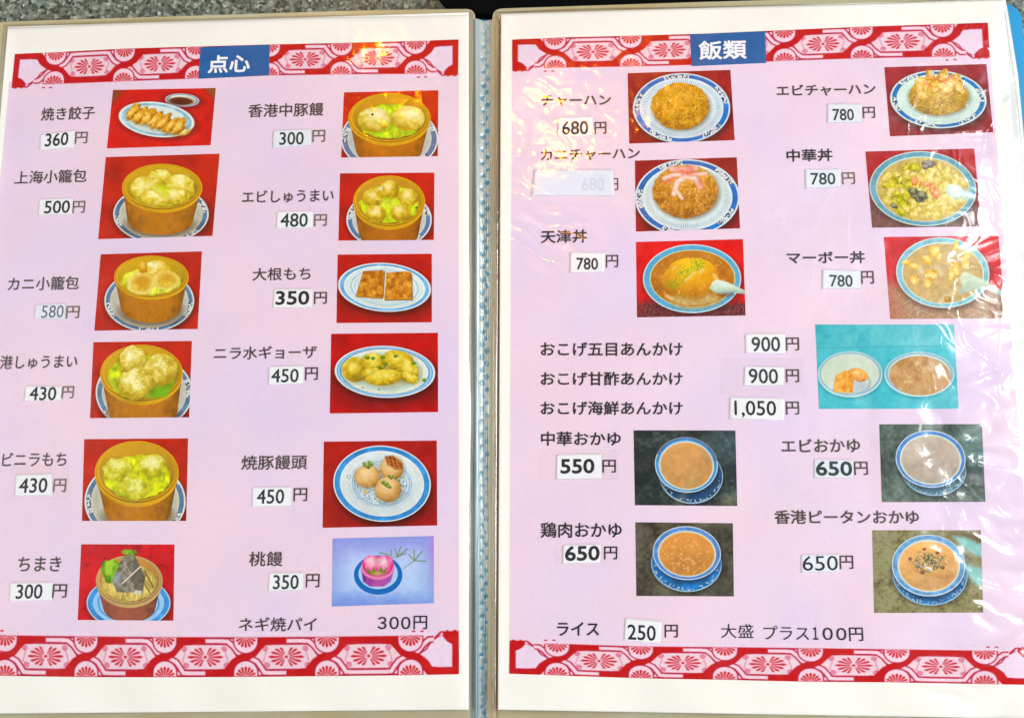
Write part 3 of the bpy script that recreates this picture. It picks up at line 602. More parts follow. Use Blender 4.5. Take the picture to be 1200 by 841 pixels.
def P(px, py, layer=0.0, flat=False):
    """where a measured point of the photograph lies on the menu (layer: height over the paper)"""
    px = np.asarray(px, float); py = np.asarray(py, float)
    d = np.stack([(px - 600) / FOCAL, (420.5 - py) / FOCAL, -np.ones_like(px)], -1) @ RM.T
    z = np.zeros_like(px) + layer
    for _ in range(3 if not flat else 1):
        t = (z - CAM_LOC[2]) / d[..., 2]
        X = CAM_LOC + t[..., None] * d
        if not flat: z = relief(X[..., 0], X[..., 1]) + layer
    X[..., 2] = z
    return X

def link(name, me, mat, parent=None, loc=(0, 0, 0)):
    o = bpy.data.objects.new(name, me); COL.objects.link(o); o.location = loc
    if mat: me.materials.append(mat)
    if parent is not None: o.parent = parent
    return o

def mesh_grid(name, V, mat, parent=None, ink=None, skirt=0, smooth=True, origin=(0, 0, 0)):
    """one mesh from a grid of points V (rows, columns, 3); ink = sRGB per point; skirt = depth of its cut edge"""
    m, n = V.shape[:2]
    if skirt:
        Vp = np.empty((m + 2, n + 2, 3)); Vp[1:-1, 1:-1] = V
        Vp[0, 1:-1] = V[0]; Vp[-1, 1:-1] = V[-1]; Vp[1:-1, 0] = V[:, 0]; Vp[1:-1, -1] = V[:, -1]
        Vp[0, 0] = V[0, 0]; Vp[0, -1] = V[0, -1]; Vp[-1, 0] = V[-1, 0]; Vp[-1, -1] = V[-1, -1]
        for sl in (np.s_[0, :], np.s_[-1, :], np.s_[:, 0], np.s_[:, -1]): Vp[sl + (2,)] -= 0
        edge = np.zeros((m + 2, n + 2), bool); edge[0] = edge[-1] = True; edge[:, 0] = edge[:, -1] = True
        Vp[edge, 2] -= skirt
        V = Vp; m += 2; n += 2
    i = np.arange(m * n).reshape(m, n)
    q = np.stack([i[1:, :-1], i[1:, 1:], i[:-1, 1:], i[:-1, :-1]], -1).reshape(-1)
    me = bpy.data.meshes.new(name); nf = (m - 1) * (n - 1)
    me.vertices.add(m * n); me.vertices.foreach_set('co', (V - np.array(origin)).astype(np.float32).ravel())
    me.loops.add(nf * 4); me.loops.foreach_set('vertex_index', q.astype(np.int32))
    me.polygons.add(nf); me.polygons.foreach_set('loop_start', np.arange(0, nf * 4, 4, dtype=np.int32))
    me.polygons.foreach_set('use_smooth', np.full(nf, smooth))
    if ink is not None:
        c = np.clip(ink, 0, 1); lin = np.where(c < .04045, c / 12.92, ((c + .055) / 1.055) ** 2.4) * INK_GAIN
        a = me.color_attributes.new('ink', 'FLOAT_COLOR', 'POINT')
        a.data.foreach_set('color', np.concatenate([lin, np.ones(lin.shape[:2] + (1,))], -1).astype(np.float32).ravel())
    me.update(calc_edges=True); me.validate()
    return link(name, me, mat, parent)
INK_GAIN = .86

def quad_grid(q, n, m):
    u, v = np.meshgrid(np.linspace(0, 1, n), np.linspace(0, 1, m)); q = np.array(q, float)
    G = (q[0] * (1 - u[..., None]) + q[1] * u[..., None]) * (1 - v[..., None]) + (q[3] * (1 - u[..., None]) + q[2] * u[..., None]) * v[..., None]
    return G[..., 0], G[..., 1]

def slab(name, pts, z0, z1, mat, parent=None, bevel=0):
    """closed flat slab over an outline pts (x, y), from z0 up to z1"""
    n = len(pts)
    vs = [(x, y, z0) for x, y in pts] + [(x, y, z1) for x, y in pts]
    fs = [tuple(range(n - 1, -1, -1)), tuple(range(n, 2 * n))] + [(i, (i + 1) % n, n + (i + 1) % n, n + i) for i in range(n)]
    me = bpy.data.meshes.new(name); me.from_pydata(vs, [], fs); me.update()
    o = link(name, me, mat, parent)
    if bevel:
        b = o.modifiers.new('bevel', 'BEVEL'); b.width = bevel; b.segments = 3; b.limit_method = 'ANGLE'
    return o

def rounded(pts, rads, k=8):
    """outline with its corners rounded off"""
    out = []; n = len(pts)
    for i, (p, r) in enumerate(zip(pts, rads)):
        p = np.array(p, float); a = np.array(pts[i - 1], float) - p; b = np.array(pts[(i + 1) % n], float) - p
        if r <= 0: out.append(tuple(p)); continue
        a *= r / np.linalg.norm(a); b *= r / np.linalg.norm(b)
        for t in np.linspace(0, 1, k): out.append(tuple(p + a * (1 - t) ** 2 + b * t ** 2))
    return out

def thing(name, label, cat, loc=(0, 0, 0), group=None):
    o = bpy.data.objects.new(name, None); COL.objects.link(o); o.location = loc; o.empty_display_size = .02
    o['label'] = label; o['category'] = cat
    if group: o['group'] = group
    return o

# ------------------------------------------------------------------ materials
def lin(c): return tuple(((v / 255 + .055) / 1.055) ** 2.4 if v > 10 else v / 255 / 12.92 for v in c)
def material(name):
    m = bpy.data.materials.new(name); m.use_nodes = True
    return m, m.node_tree.nodes, m.node_tree.links, m.node_tree.nodes['Principled BSDF']
def ramp(nt, stops):
    r = nt.new('ShaderNodeValToRGB'); e = r.color_ramp.elements
    while len(e) < len(stops): e.new(.5)
    for el, (p, c) in zip(e, stops): el.position = p; el.color = (*c, 1)
    return r
def flat_mat(name, c, rough=.5, spec=.3, var=.0, scale=400, gain=.86):
    m, N, L, b = material(name); c = np.array(lin(c)) * gain
    b.inputs['Roughness'].default_value = rough; b.inputs['Specular IOR Level'].default_value = spec
    b.inputs['Base Color'].default_value = (*c, 1)
    if var:
        tc = N.new('ShaderNodeTexCoord'); t = N.new('ShaderNodeTexNoise'); t.inputs['Scale'].default_value = scale; t.inputs['Detail'].default_value = 4
        r = ramp(N, [(.3, tuple(c * (1 - var))), (.7, tuple(np.minimum(c * (1 + var), .95)))])
        L.new(tc.outputs['Object'], t.inputs['Vector']); L.new(t.outputs['Fac'], r.inputs[0]); L.new(r.outputs[0], b.inputs['Base Color'])
    return m
def ink_mat(name, rough=.45):
    m, N, L, b = material(name); a = N.new('ShaderNodeAttribute'); a.attribute_name = 'ink'
    L.new(a.outputs['Color'], b.inputs['Base Color']); b.inputs['Roughness'].default_value = rough; b.inputs['Specular IOR Level'].default_value = .03
    return m
INK = ink_mat('printed_ink')

def panel_mat():
    m, N, L, b = material('pink_print'); tc = N.new('ShaderNodeTexCoord')
    t = N.new('ShaderNodeTexNoise'); t.inputs['Scale'].default_value = 17; t.inputs['Detail'].default_value = 2
    g = INK_GAIN
    r = ramp(N, [(.32, tuple(np.array(lin((241, 213, 227))) * g)), (.5, tuple(np.array(lin((236, 212, 231))) * g)), (.68, tuple(np.array(lin((229, 209, 238))) * g))])
    t2 = N.new('ShaderNodeTexNoise'); t2.inputs['Scale'].default_value = 900; t2.inputs['Detail'].default_value = 2
    mx = N.new('ShaderNodeMixRGB'); mx.blend_type = 'MULTIPLY'; mx.inputs[0].default_value = 1
    r2 = ramp(N, [(.3, (.965, .965, .965)), (.7, (1, 1, 1))])
    L.new(tc.outputs['Object'], t.inputs['Vector']); L.new(tc.outputs['Object'], t2.inputs['Vector']); L.new(t.outputs['Fac'], r.inputs[0]); L.new(t2.outputs['Fac'], r2.inputs[0])
    L.new(r.outputs[0], mx.inputs[1]); L.new(r2.outputs[0], mx.inputs[2]); L.new(mx.outputs[0], b.inputs['Base Color'])
    b.inputs['Roughness'].default_value = .5; b.inputs['Specular IOR Level'].default_value = .25
    return m
PINKM = panel_mat()
PAPER = flat_mat('white_paper', (246, 245, 236), .6, .2, .02, 30)
STICK = flat_mat('sticker_paper', (240, 242, 244), .6, .2, .02, 60)
STICK_BLUE = flat_mat('sticker_paper_blue', (226, 230, 243), .6, .2, .03, 60)
STICK_PALE = flat_mat('sticker_paper_tinted', (228, 234, 240), .6, .2, .02, 60)
BLUE = flat_mat('banner_blue', (10, 92, 160), .5, .25, .10, 90)
WHITE = flat_mat('lettering_white', (244, 246, 250), .6, .2)
T_BLACK = flat_mat('toner_black', (26, 24, 32), .5, .3, .3, 500)
T_BROWN = flat_mat('toner_brown', (70, 56, 52), .5, .3, .3, 500)
T_GREY = flat_mat('toner_grey', (112, 100, 84), .5, .3, .25, 500)
T_TEAL = flat_mat('toner_green_black', (20, 52, 52), .5, .3, .3, 500)
T_SLATE = flat_mat('toner_slate', (86, 98, 108), .5, .3, .2, 500)
T_FAINT = flat_mat('toner_faint', (204, 216, 226), .5, .3)

def film_mat(name, tint=(1, 1, 1), k=2.5, rough=.12, bump=.0):
    """thin clear plastic: see-through with a Fresnel gloss"""
    m, N, L, b = material(name); N.remove(b); out = N['Material Output']
    tr = N.new('ShaderNodeBsdfTransparent'); tr.inputs[0].default_value = (*tint, 1)
    gl = N.new('ShaderNodeBsdfGlossy'); gl.inputs['Roughness'].default_value = rough
    g2 = N.new('ShaderNodeBsdfGlossy'); g2.inputs['Roughness'].default_value = .32
    gm = N.new('ShaderNodeMixShader'); gm.inputs[0].default_value = .26
    sm = N.new('ShaderNodeTexNoise'); sm.inputs['Scale'].default_value = 26; sm.inputs['Detail'].default_value = 5; sm.inputs['Roughness'].default_value = .65
    sr = N.new('ShaderNodeMapRange'); sr.inputs['From Min'].default_value = .35; sr.inputs['From Max'].default_value = .7; sr.inputs['To Min'].default_value = .14; sr.inputs['To Max'].default_value = .66
    L.new(sm.outputs['Fac'], sr.inputs['Value']); L.new(sr.outputs[0], gm.inputs[0])        # smudges dull the gloss unevenly
    L.new(gl.outputs[0], gm.inputs[1]); L.new(g2.outputs[0], gm.inputs[2])
    fr = N.new('ShaderNodeFresnel'); fr.inputs['IOR'].default_value = 1.5
    ge = N.new('ShaderNodeNewGeometry'); io = N.new('ShaderNodeMapRange'); io.inputs['To Min'].default_value = 1.5; io.inputs['To Max'].default_value = 1 / 1.5
    L.new(ge.outputs['Backfacing'], io.inputs['Value']); L.new(io.outputs[0], fr.inputs['IOR'])   # same gloss from either side
    mu = N.new('ShaderNodeMath'); mu.operation = 'MULTIPLY'; mu.use_clamp = True; mu.inputs[1].default_value = k
    mx = N.new('ShaderNodeMixShader')
    tc = N.new('ShaderNodeTexCoord'); t = N.new('ShaderNodeTexNoise'); t.inputs['Scale'].default_value = 260; t.inputs['Detail'].default_value = 3
    bp = N.new('ShaderNodeBump'); bp.inputs['Strength'].default_value = 1; bp.inputs['Distance'].default_value = bump
    L.new(tc.outputs['Object'], t.inputs['Vector']); L.new(t.outputs['Fac'], bp.inputs['Height'])
    L.new(bp.outputs[0], gl.inputs['Normal']); L.new(bp.outputs[0], fr.inputs['Normal'])
    L.new(fr.outputs[0], mu.inputs[0]); L.new(mu.outputs[0], mx.inputs[0]); L.new(tr.outputs[0], mx.inputs[1]); L.new(bp.outputs[0], g2.inputs['Normal']); L.new(gm.outputs[0], mx.inputs[2])
    L.new(mx.outputs[0], out.inputs[0])
    return m
FILM = film_mat('clear_film', bump=.00003)

def milky_mat(name, c0, c1, alpha, rough=.25, ink=False):
    """layers of cloudy plastic welded together"""
    m, N, L, b = material(name); out = N['Material Output']
    tr = N.new('ShaderNodeBsdfTransparent'); mx = N.new('ShaderNodeMixShader'); mx.inputs[0].default_value = alpha
    L.new(tr.outputs[0], mx.inputs[1]); L.new(b.outputs[0], mx.inputs[2]); L.new(mx.outputs[0], out.inputs[0])
    b.inputs['Roughness'].default_value = rough; b.inputs['Specular IOR Level'].default_value = .6
    if ink:
        a = N.new('ShaderNodeAttribute'); a.attribute_name = 'ink'; L.new(a.outputs['Color'], b.inputs['Base Color'])
    else:
        tc = N.new('ShaderNodeTexCoord'); t = N.new('ShaderNodeTexNoise'); t.inputs['Scale'].default_value = 25; t.inputs['Detail'].default_value = 4
        r = ramp(N, [(.35, tuple(np.array(lin(c0)))), (.65, tuple(np.array(lin(c1))))])
        L.new(tc.outputs['Object'], t.inputs['Vector']); L.new(t.outputs['Fac'], r.inputs[0]); L.new(r.outputs[0], b.inputs['Base Color'])
    return m
MILKY = milky_mat('cloudy_plastic', (178, 164, 122), (184, 180, 150), .74)
CLOUD = milky_mat('white_cloudy_plastic', (206, 216, 214), (232, 238, 236), .8)
COVER = flat_mat('blue_plastic', (0, 148, 208), .38, .4, .06, 20, .78)
WELD = milky_mat('welded_plastic', None, None, .9, .2, True)

def granite_mat():
    m, N, L, b = material('speckled_granite'); tc = N.new('ShaderNodeTexCoord')
    v = N.new('ShaderNodeTexVoronoi'); v.inputs['Scale'].default_value = 680
    n1 = N.new('ShaderNodeTexNoise'); n1.inputs['Scale'].default_value = 420; n1.inputs['Detail'].default_value = 5; n1.inputs['Roughness'].default_value = .7
    n2 = N.new('ShaderNodeTexNoise'); n2.inputs['Scale'].default_value = 60; n2.inputs['Detail'].default_value = 3
    sep = N.new('ShaderNodeSeparateColor')
    r = ramp(N, [(.0, (.010, .012, .010)), (.24, (.028, .033, .028)), (.42, (.07, .08, .07)), (.64, (.135, .15, .13)), (.84, (.26, .27, .235)), (1, (.64, .64, .60))])
    mth = N.new('ShaderNodeMath'); mth.operation = 'MULTIPLY_ADD'; mth.inputs[1].default_value = .62
    m2 = N.new('ShaderNodeMath'); m2.operation = 'MULTIPLY_ADD'; m2.inputs[1].default_value = .75; m2.inputs[2].default_value = -.15
    for t in (v, n1, n2): L.new(tc.outputs['Object'], t.inputs['Vector'])
    L.new(v.outputs['Color'], sep.inputs[0]); L.new(n1.outputs['Fac'], m2.inputs[0]); L.new(sep.outputs[0], mth.inputs[0]); L.new(m2.outputs[0], mth.inputs[2])
    L.new(mth.outputs[0], r.inputs[0])
    hue = N.new('ShaderNodeMixRGB'); hue.blend_type = 'MULTIPLY'; hue.inputs[0].default_value = 1
    r2 = ramp(N, [(.35, (.80, .95, .90)), (.65, (1.0, .97, .86))]); L.new(n2.outputs['Fac'], r2.inputs[0])
    L.new(r.outputs[0], hue.inputs[1]); L.new(r2.outputs[0], hue.inputs[2]); L.new(hue.outputs[0], b.inputs['Base Color'])
    b.inputs['Roughness'].default_value = .35
    return m

# ------------------------------------------------------------------ the table and what lies behind the menu
TZ = -.0075
me = bpy.data.meshes.new('tabletop')
me.from_pydata([(-.7, -.35, TZ), (.75, -.35, TZ), (.75, .62, TZ), (-.7, .62, TZ), (-.7, -.35, TZ - .03), (.75, -.35, TZ - .03), (.75, .62, TZ - .03), (-.7, .62, TZ - .03)], [],
               [(0, 1, 2, 3), (7, 6, 5, 4), (4, 5, 1, 0), (5, 6, 2, 1), (6, 7, 3, 2), (7, 4, 0, 3)])
me.update()
top = link('tabletop', me, granite_mat()); top['kind'] = 'structure'
BLACK = flat_mat('matte_black', (7, 8, 8), .8, .02)
a = P([512, 1108, 1120, 500], [26, 8, -90, -90], TZ, True)
dark_slab = slab('dark_slab', rounded([tuple(p[:2]) for p in a[::-1]], [.01, .01, .02, .02]), TZ + .0005, TZ + .0062, BLACK, bevel=.0015)  # black slab added to stand in for granite that falls into darkness
dark_slab['label'] = 'made-up black slab in place of darkened granite just behind the open menu folder'; dark_slab['category'] = 'dark_slab'

# ------------------------------------------------------------------ folder: blue cover, cloudy sleeve packs, clear film, welded gutter
folder = thing('menu_folder', 'open blue plastic menu folder with crumpled clear sleeves lying on granite', 'folder', (0, .15, TZ))
FO = np.array((0, .15, TZ))
def in_folder(o): o.parent = folder; o.location = tuple(-FO); return o
def outline(pts, layer, rads):
    X = P([p[0] for p in pts], [p[1] for p in pts], layer, True)
    return rounded([tuple(p[:2]) for p in X], rads)
cov = [(1100, 5), (1168, 5), (1196, 4), (1216, 300), (1290, 960), (-120, 960), (-60, 500), (20, 60), (300, 40), (548, 24), (592, 22)]
in_folder(slab('cover', outline(cov[::-1], -.006, [0, 0, .0, .0, 0, .01, .01, .02, .009, 0, 0]), -.0068, -.0058, COVER))
lp = [(-8, 26), (40, 24), (200, 19), (420, 12), (557, 10), (556, 60), (553, 130), (552, 400), (551, 930), (-95, 930), (-60, 560), (-20, 180)]
rp = [(577, 10), (820, 2), (1000, -3), (1179, -5), (1194, 90), (1208, 240), (1245, 560), (1275, 930), (570, 930), (575, 300)]
in_folder(slab('sleeve_pack', outline(lp[::-1], -.0012, [0, 0, 0, 0, 0, 0, 0, .0045, 0, 0, 0, .005]), -.0048, -.0012, MILKY, bevel=.0005))
in_folder(slab('sleeve_pack', outline(rp[::-1], -.0012, [0, 0, 0, 0, 0, 0, .007, 0, 0, .0045]), -.0048, -.0012, MILKY, bevel=.0005))

ep = [(1161, 0), (1178, -3), (1193, 90), (1207, 240), (1244, 560), (1272, 920), (1240, 920), (1214, 560), (1186, 240), (1172, 90)]
in_folder(slab('sleeve_edge', outline(ep[::-1], -.0006, [0] * 9 + [0]), -.0012, -.0006, CLOUD))

# welded gutter between the two sleeve packs: a dotted strip between cloudy edges, dished across
gx = np.linspace(0, 1, 76); gy = np.linspace(23, 905, 820)
U, V = np.meshgrid(gx, gy)
left = 549.6 - .4 * (V - 23) / 880; right = 587.5 - 4 * (V - 23) / 880
PX = left + (right - left) * U
prof = -.0012 + .0011 * np.exp(-((U - .24) / .10) ** 2) + .0009 * np.exp(-((U - .86) / .13) ** 2) - .0006 * np.exp(-((U - .5) / .12) ** 2)
prof = prof + .00022 * np.sin(U * 90) * (U > .5) * (fbm(U * 3, V / 60., 3) > .4) + .00015 * (fbm(U * 26, V / 22., 8) - .5)
g = Print(PX, V, 1.0, (168, 176, 168))
edge_b = rgb(150, 178, 190); tan_c = rgb(188, 158, 108); mid_c = rgb(206, 208, 198)
k = np.clip((U - .10) / .1, 0, 1); g.over(1 - k, rgb(176, 176, 158)); g.over(np.clip(1 - np.abs(U - .27) / .16, 0, 1) * (.55 + .3 * fbm(U * 8, V / 90., 4)), rgb(150, 170, 178))
g.over(np.clip((U - .66) / .1, 0, 1) * np.clip((.74 + .5 * (fbm(U * 6, V / 120., 14) - .5)), 0, 1), tan_c)
g.over(np.clip(1 - np.abs(U - .97) / .05, 0, 1) * .6, rgb(120, 96, 56))  # shade of the fold put into the colour as a dark edge line
g.over(np.clip(1 - np.abs(U - .5) / .10, 0, 1) * (.25 + .6 * np.clip((V - 560) / 240, 0, 1)), rgb(120, 160, 178))
low = np.clip((V - 330) / 260, 0, 1)
g.over(low * np.clip(1 - np.abs(U - .24) / .26, 0, 1) * .75, rgb(118, 148, 160))
rib = np.clip((fbm(U * 34, V / 160., 41, 2) - .5) * 5, -1, 1) * (.35 + .65 * low)
g.C = np.clip(g.C * (1 + .14 * rib[..., None]), 0, 1)
dot = np.zeros(U.shape)
wear = np.clip(1.15 - (fbm(U * 3, V / 45., 21) - .30) * np.clip((V - 300) / 260, 0, 1) * 2.6, .15, 1)
for c, ph in ((.44, 0.), (.57, .5)):
    r = np.mod(V / 15.2 + ph, 1) - .5
    jx = (hash2(np.floor(V / 15.2 + ph), np.zeros_like(V) + c * 100, 5) - .5) * .05
    q = np.hypot((U - c - jx) * 36, r * 15.2)
    dot = np.maximum(dot, np.clip((2.6 + 2.2 * fbm(U * 4 + c * 50, V / 11., 77, 2) - q) / 2.4, 0, 1))
    q2 = np.hypot((U - c + .07) * 36, (r + .38) * 15.2); g.over(np.clip((2.0 - q2) / 1.5, 0, 1) * .7 * wear, rgb(206, 190, 150))
g.over(dot * wear * np.clip((V - 30) / 60, .3, 1), g.mix(fbm(U * 30, V / 3., 7) * 1.2, (36, 92, 120), (66, 124, 150), (110, 150, 164)))
g.over(np.clip((fbm(U * 22, V / 2.6, 31, 2) - .60) * 6, 0, 1) * np.clip(1 - np.abs(U - .5) / .2, 0, 1) * .6, rgb(226, 230, 226))
prof = prof + dot * -.00015 + rib * .00006
GV = P(PX, V, 0, True); GV = P(PX, V, -.001, True); GV[..., 2] = prof - .0004
in_folder(mesh_grid('welded_gutter', GV, WELD, ink=g.C))

# clear front film of each sleeve; heights worked out over the photograph's own measure
def ridge(x, y, seed, o=2): return 1 - np.abs(2 * fbm(x, y, seed, o) - 1)
def crease(x, y, seed, w=.022): return np.exp(-((fbm(x, y, seed, 2) - .5) / w) ** 2)
def bell(x, y, cx, cy, rx, ry): return np.exp(-((x - cx) / rx) ** 2 - ((y - cy) / ry) ** 2)
def turn(x, y, deg):
    a = math.radians(deg); return x * math.cos(a) + y * math.sin(a), -x * math.sin(a) + y * math.cos(a)
def film_height(x, y, side):
    h = .00020 * fbm(x / 120, y / 120, 40, 2)
    if side == 0:
        u, v = turn(x, y, 60)
        h = h + .00005 * ridge(u / 90, v / 26, 3) * (.25 + .6 * bell(x, y, 250, 820, 200, 60))
        z = bell(x, y, 445, 110, 95, 120)
        wx = x + 24 * (fbm(x / 40, y / 40, 54) - .5); wy = y + 24 * (fbm(x / 40, y / 40, 55) - .5)
        u, v = turn(wx, wy, 66)
        h = h + .00016 * ridge(u / 40, v / 17, 9) * z + .00009 * ridge(wx / 15, wy / 15, 10) * z
    else:
        wx = x + 22 * (fbm(x / 46, y / 46, 51) - .5); wy = y + 22 * (fbm(x / 46, y / 46, 52) - .5)
        u, v = turn(wx, wy, 24)
        h = h + .00026 * ridge(u / 90, v / 14, 13, 1) * bell(x, y, 618, 245, 70, 120)
        u, v = turn(wx, wy, 48)
        h = h + .00026 * fbm(u / 26, v / 13, 17, 2) * bell(x, y, 680, 165, 105, 135) + .00012 * ridge(wx / 13, wy / 13, 18) * bell(x, y, 690, 150, 110, 140)
        e = 1 / (1 + np.exp(-(x - 1094 - 18 * np.sin(y / 60)) / 24)) * (.2 + .8 / (1 + np.exp(-(y - 370) / 36)))
        wx2 = x + 70 * (fbm(x / 60, y / 44, 61, 2) - .5); wy2 = y + 54 * (fbm(x / 70, y / 50, 62, 2) - .5)
        u, v = turn(wx2, wy2, -8)
        h = h + .0014 * vnoise(u / 90, v / 26, 23) * e + .00085 * ridge(wx2 / 46, wy2 / 17, 27, 1) * e + .00016 * fbm(wx2 / 11, wy2 / 9, 28, 2) * e
        n = bell(x, y, 1145, 190, 110, 290)
        u, v = turn(wx2, wy2, 62)
        h = h + .00044 * vnoise(u / 110, v / 24, 33) * n + .00026 * ridge(wx2 / 30, wy2 / 30, 37, 2) * n + .00012 * ridge(u / 70, v / 9, 38, 1) * n
        u, v = turn(wx2, wy2, 84)
        h = h + .0013 * vnoise(u / 300, v / 34, 39) * bell(x, y, 1075, 540, 70, 260)
        h = h + .00012 * ridge(wx / 34, wy / 50, 43, 1) * (.35 + bell(x, y, 950, 620, 200, 300) + bell(x, y, 960, 150, 120, 120))
        u, v = turn(wx2, wy2, 60); h = h + .00012 * crease(u / 120, v / 30, 71) * n
        u, v = turn(wx2, wy2, 24); h = h + .00012 * crease(u / 100, v / 34, 73) * np.minimum(n + .5 * e, 1)
        u, v = turn(wx, wy, 100); h = h + .00008 * crease(u / 150, v / 44, 75) * np.minimum(1.0 * n + bell(x, y, 990, 250, 120, 250), 1)
        u, v = turn(wx, wy, 20); h = h + .00009 * crease(u / 130, v / 26, 77) * bell(x, y, 640, 240, 90, 160)
    if side == 0:
        u, v = turn(x, y, 62); h = h + .00008 * crease(u / 130, v / 40, 79) * (bell(x, y, 445, 110, 110, 130) + .7 * bell(x, y, 270, 810, 160, 50))
    return h
for side, q, n, m in ((0, ((1, 27), (555, 11), (556, 905), (-72, 905)), 330, 520), (1, ((580, 11), (1178, -4), (1262, 905), (574, 905)), 700, 920)):
    fx, fy = quad_grid(q, n, m)
    if side: fx = np.where(fx > 1000, fx + 6 * np.sin(np.clip((fy - 0) / 300, 0, 1) * math.pi) * (fx - 1000) / 200, fx)
    X = P(fx, fy, .0008); X[..., 2] += film_height(fx, fy, side)
    # the film is welded down along its rim
    uu, vv = np.meshgrid(np.linspace(0, 1, n), np.linspace(0, 1, m))
    rim = np.minimum(np.minimum(uu, 1 - uu) * n, vv * m) / 7.0
    X[..., 2] = np.where(rim < 1, -.0008 + (X[..., 2] + .0008) * np.sin(np.clip(rim, 0, 1) * math.pi / 2), X[..., 2])
    in_folder(mesh_grid('clear_film', X, FILM))

# ------------------------------------------------------------------ the two printed sheets
SHEETS = []
for lab, q, loc in (('pink menu sheet of dim sum photos in the sleeve left of the gutter', ((9.3, 31.7), (549.3, 14.7), (549.3, 831), (-60, 836)), (-.1, .15, -.001)),
                    ('pink menu sheet of rice and congee photos in the sleeve right of the gutter', ((587.3, 16.5), (1177, -1), (1231, 842), (583.7, 831)), (.11, .15, -.001))):
    s = thing('menu_sheet', lab, 'menu sheet', loc, 'menu sheets in the folder sleeves')
    s['org'] = loc; SHEETS.append(s)
    x, y = quad_grid(q, 160, 220)
    mesh_grid('paper', P(x, y, 0), PAPER, s, skirt=.0002, origin=loc)
def on_sheet(s, name, V, mat, **k):
    par = k.pop('parent', None) or SHEETS[s]
    return mesh_grid(name, V, mat, par, origin=tuple(SHEETS[s]['org']), **k)

on_sheet(0, 'pink_panel', P(*quad_grid(((11, 96), (537.3, 82), (537.5, 748), (-51, 752)), 150, 190), .00006), PINKM)
on_sheet(1, 'pink_panel', P(*quad_grid(((600, 76), (1160, 60), (1214, 770), (597, 760)), 150, 190), .00006), PINKM)

# borders: outer and inner edge measured along the band
def band(s, outer, inner, flip, top):
    W0, H0 = 1150, 92
    u, v = np.meshgrid(np.linspace(-END, 5 + END, W0), np.linspace(0, 1.135, H0) if top else np.linspace(-.135, 1, H0))
    def curve(pts):
        pts = np.array(pts, float); a = np.interp(u, pts[:, 0], pts[:, 1]); b = np.interp(u, pts[:, 0], pts[:, 2]); return a, b
    ox, oy = curve(outer); ix, iy = curve(inner)
    PX = ox + (ix - ox) * v; PY = oy + (iy - oy) * v
    if not top: PX = ix + (ox - ix) * v; PY = iy + (oy - iy) * v
    C = border(u, v, 6, .035, flip)
    gq = Print(PX, PY, 1.0, (0, 0, 0)); gq.C = C
    t = np.clip((fbm(PX / 26, PY / 20, 5 + s) - .58) * 5, 0, 1) * (C[..., 1] < .2)
    gq.over(t * .35, rgb(216, 50, 24)); gq.grain(.02, 4)
    on_sheet(s, 'border_band', P(PX, PY, .0001), INK, ink=gq.C)
band(0, [(-END, 17.2, 63.5), (0, 66, 61.4), (1, 146, 57.2), (2, 230, 54.8), (3, 316, 52.4), (4, 400, 50.6), (5, 487, 48.3), (5 + END, 537.6, 46.5)],
        [(-END, 13.6, 99.5), (0, 63, 98.6), (1, 144, 95.4), (2, 229, 92.2), (3, 315, 88.6), (4, 399.5, 87.2), (5, 487, 86.6), (5 + END, 537, 84.4)], False, True)
band(1, [(-END, 599.8, 46.7), (0, 650, 44.4), (1, 739, 42.2), (2, 829, 39.6), (3, 919, 35.6), (4, 1009, 31.6), (5, 1104, 28.6), (5 + END, 1157.8, 26.8)],
        [(-END, 600, 80.0), (0, 651, 79.6), (1, 739.5, 78), (2, 829, 75.8), (3, 919.5, 71.4), (4, 1010, 68.4), (5, 1106, 66.6), (5 + END, 1160, 64)], False, True)
band(0, [(-END, -52, 791), (0, 6, 791.4), (1, 101, 792.8), (2, 193, 793), (3, 288, 792.6), (4, 383, 791.6), (5, 481, 790.6), (5 + END, 537.9, 789.4)],
        [(-END, -52, 743.5), (0, 6, 744), (1, 101, 745.2), (2, 193, 746), (3, 288, 746.2), (4, 383, 745.6), (5, 481, 744.4), (5 + END, 537.7, 743.4)], True, False)
band(1, [(-END, 596.4, 788.8), (0, 652.7, 790.8), (1, 751, 794.2), (2, 849.5, 796), (3, 950, 798.3), (4, 1051, 799.0), (5, 1154, 801), (5 + END, 1214, 802)],
        [(-END, 596.8, 753.6), (0, 652.7, 753.8), (1, 751, 757), (2, 849.5, 757.8), (3, 950, 759), (4, 1051, 760.4), (5, 1154, 762), (5 + END, 1212, 762.6)], True, False)

# printed dish photographs
for i, (fn, w, q, s, lab) in enumerate(DISHES):
    ox, oy, sc = WIN[w]
    X, Y = quad_grid(q, 190, 146)
    p = Print(X, Y, sc, (128, 128, 128)); globals()[fn](p); p.vivid(); p.sharpen(.45); p.grain(.022, i)
    o = on_sheet(s, 'dish_photo', P(ox + X / sc, oy + Y / sc, .00012), INK, ink=p.C)
    o['label'] = lab

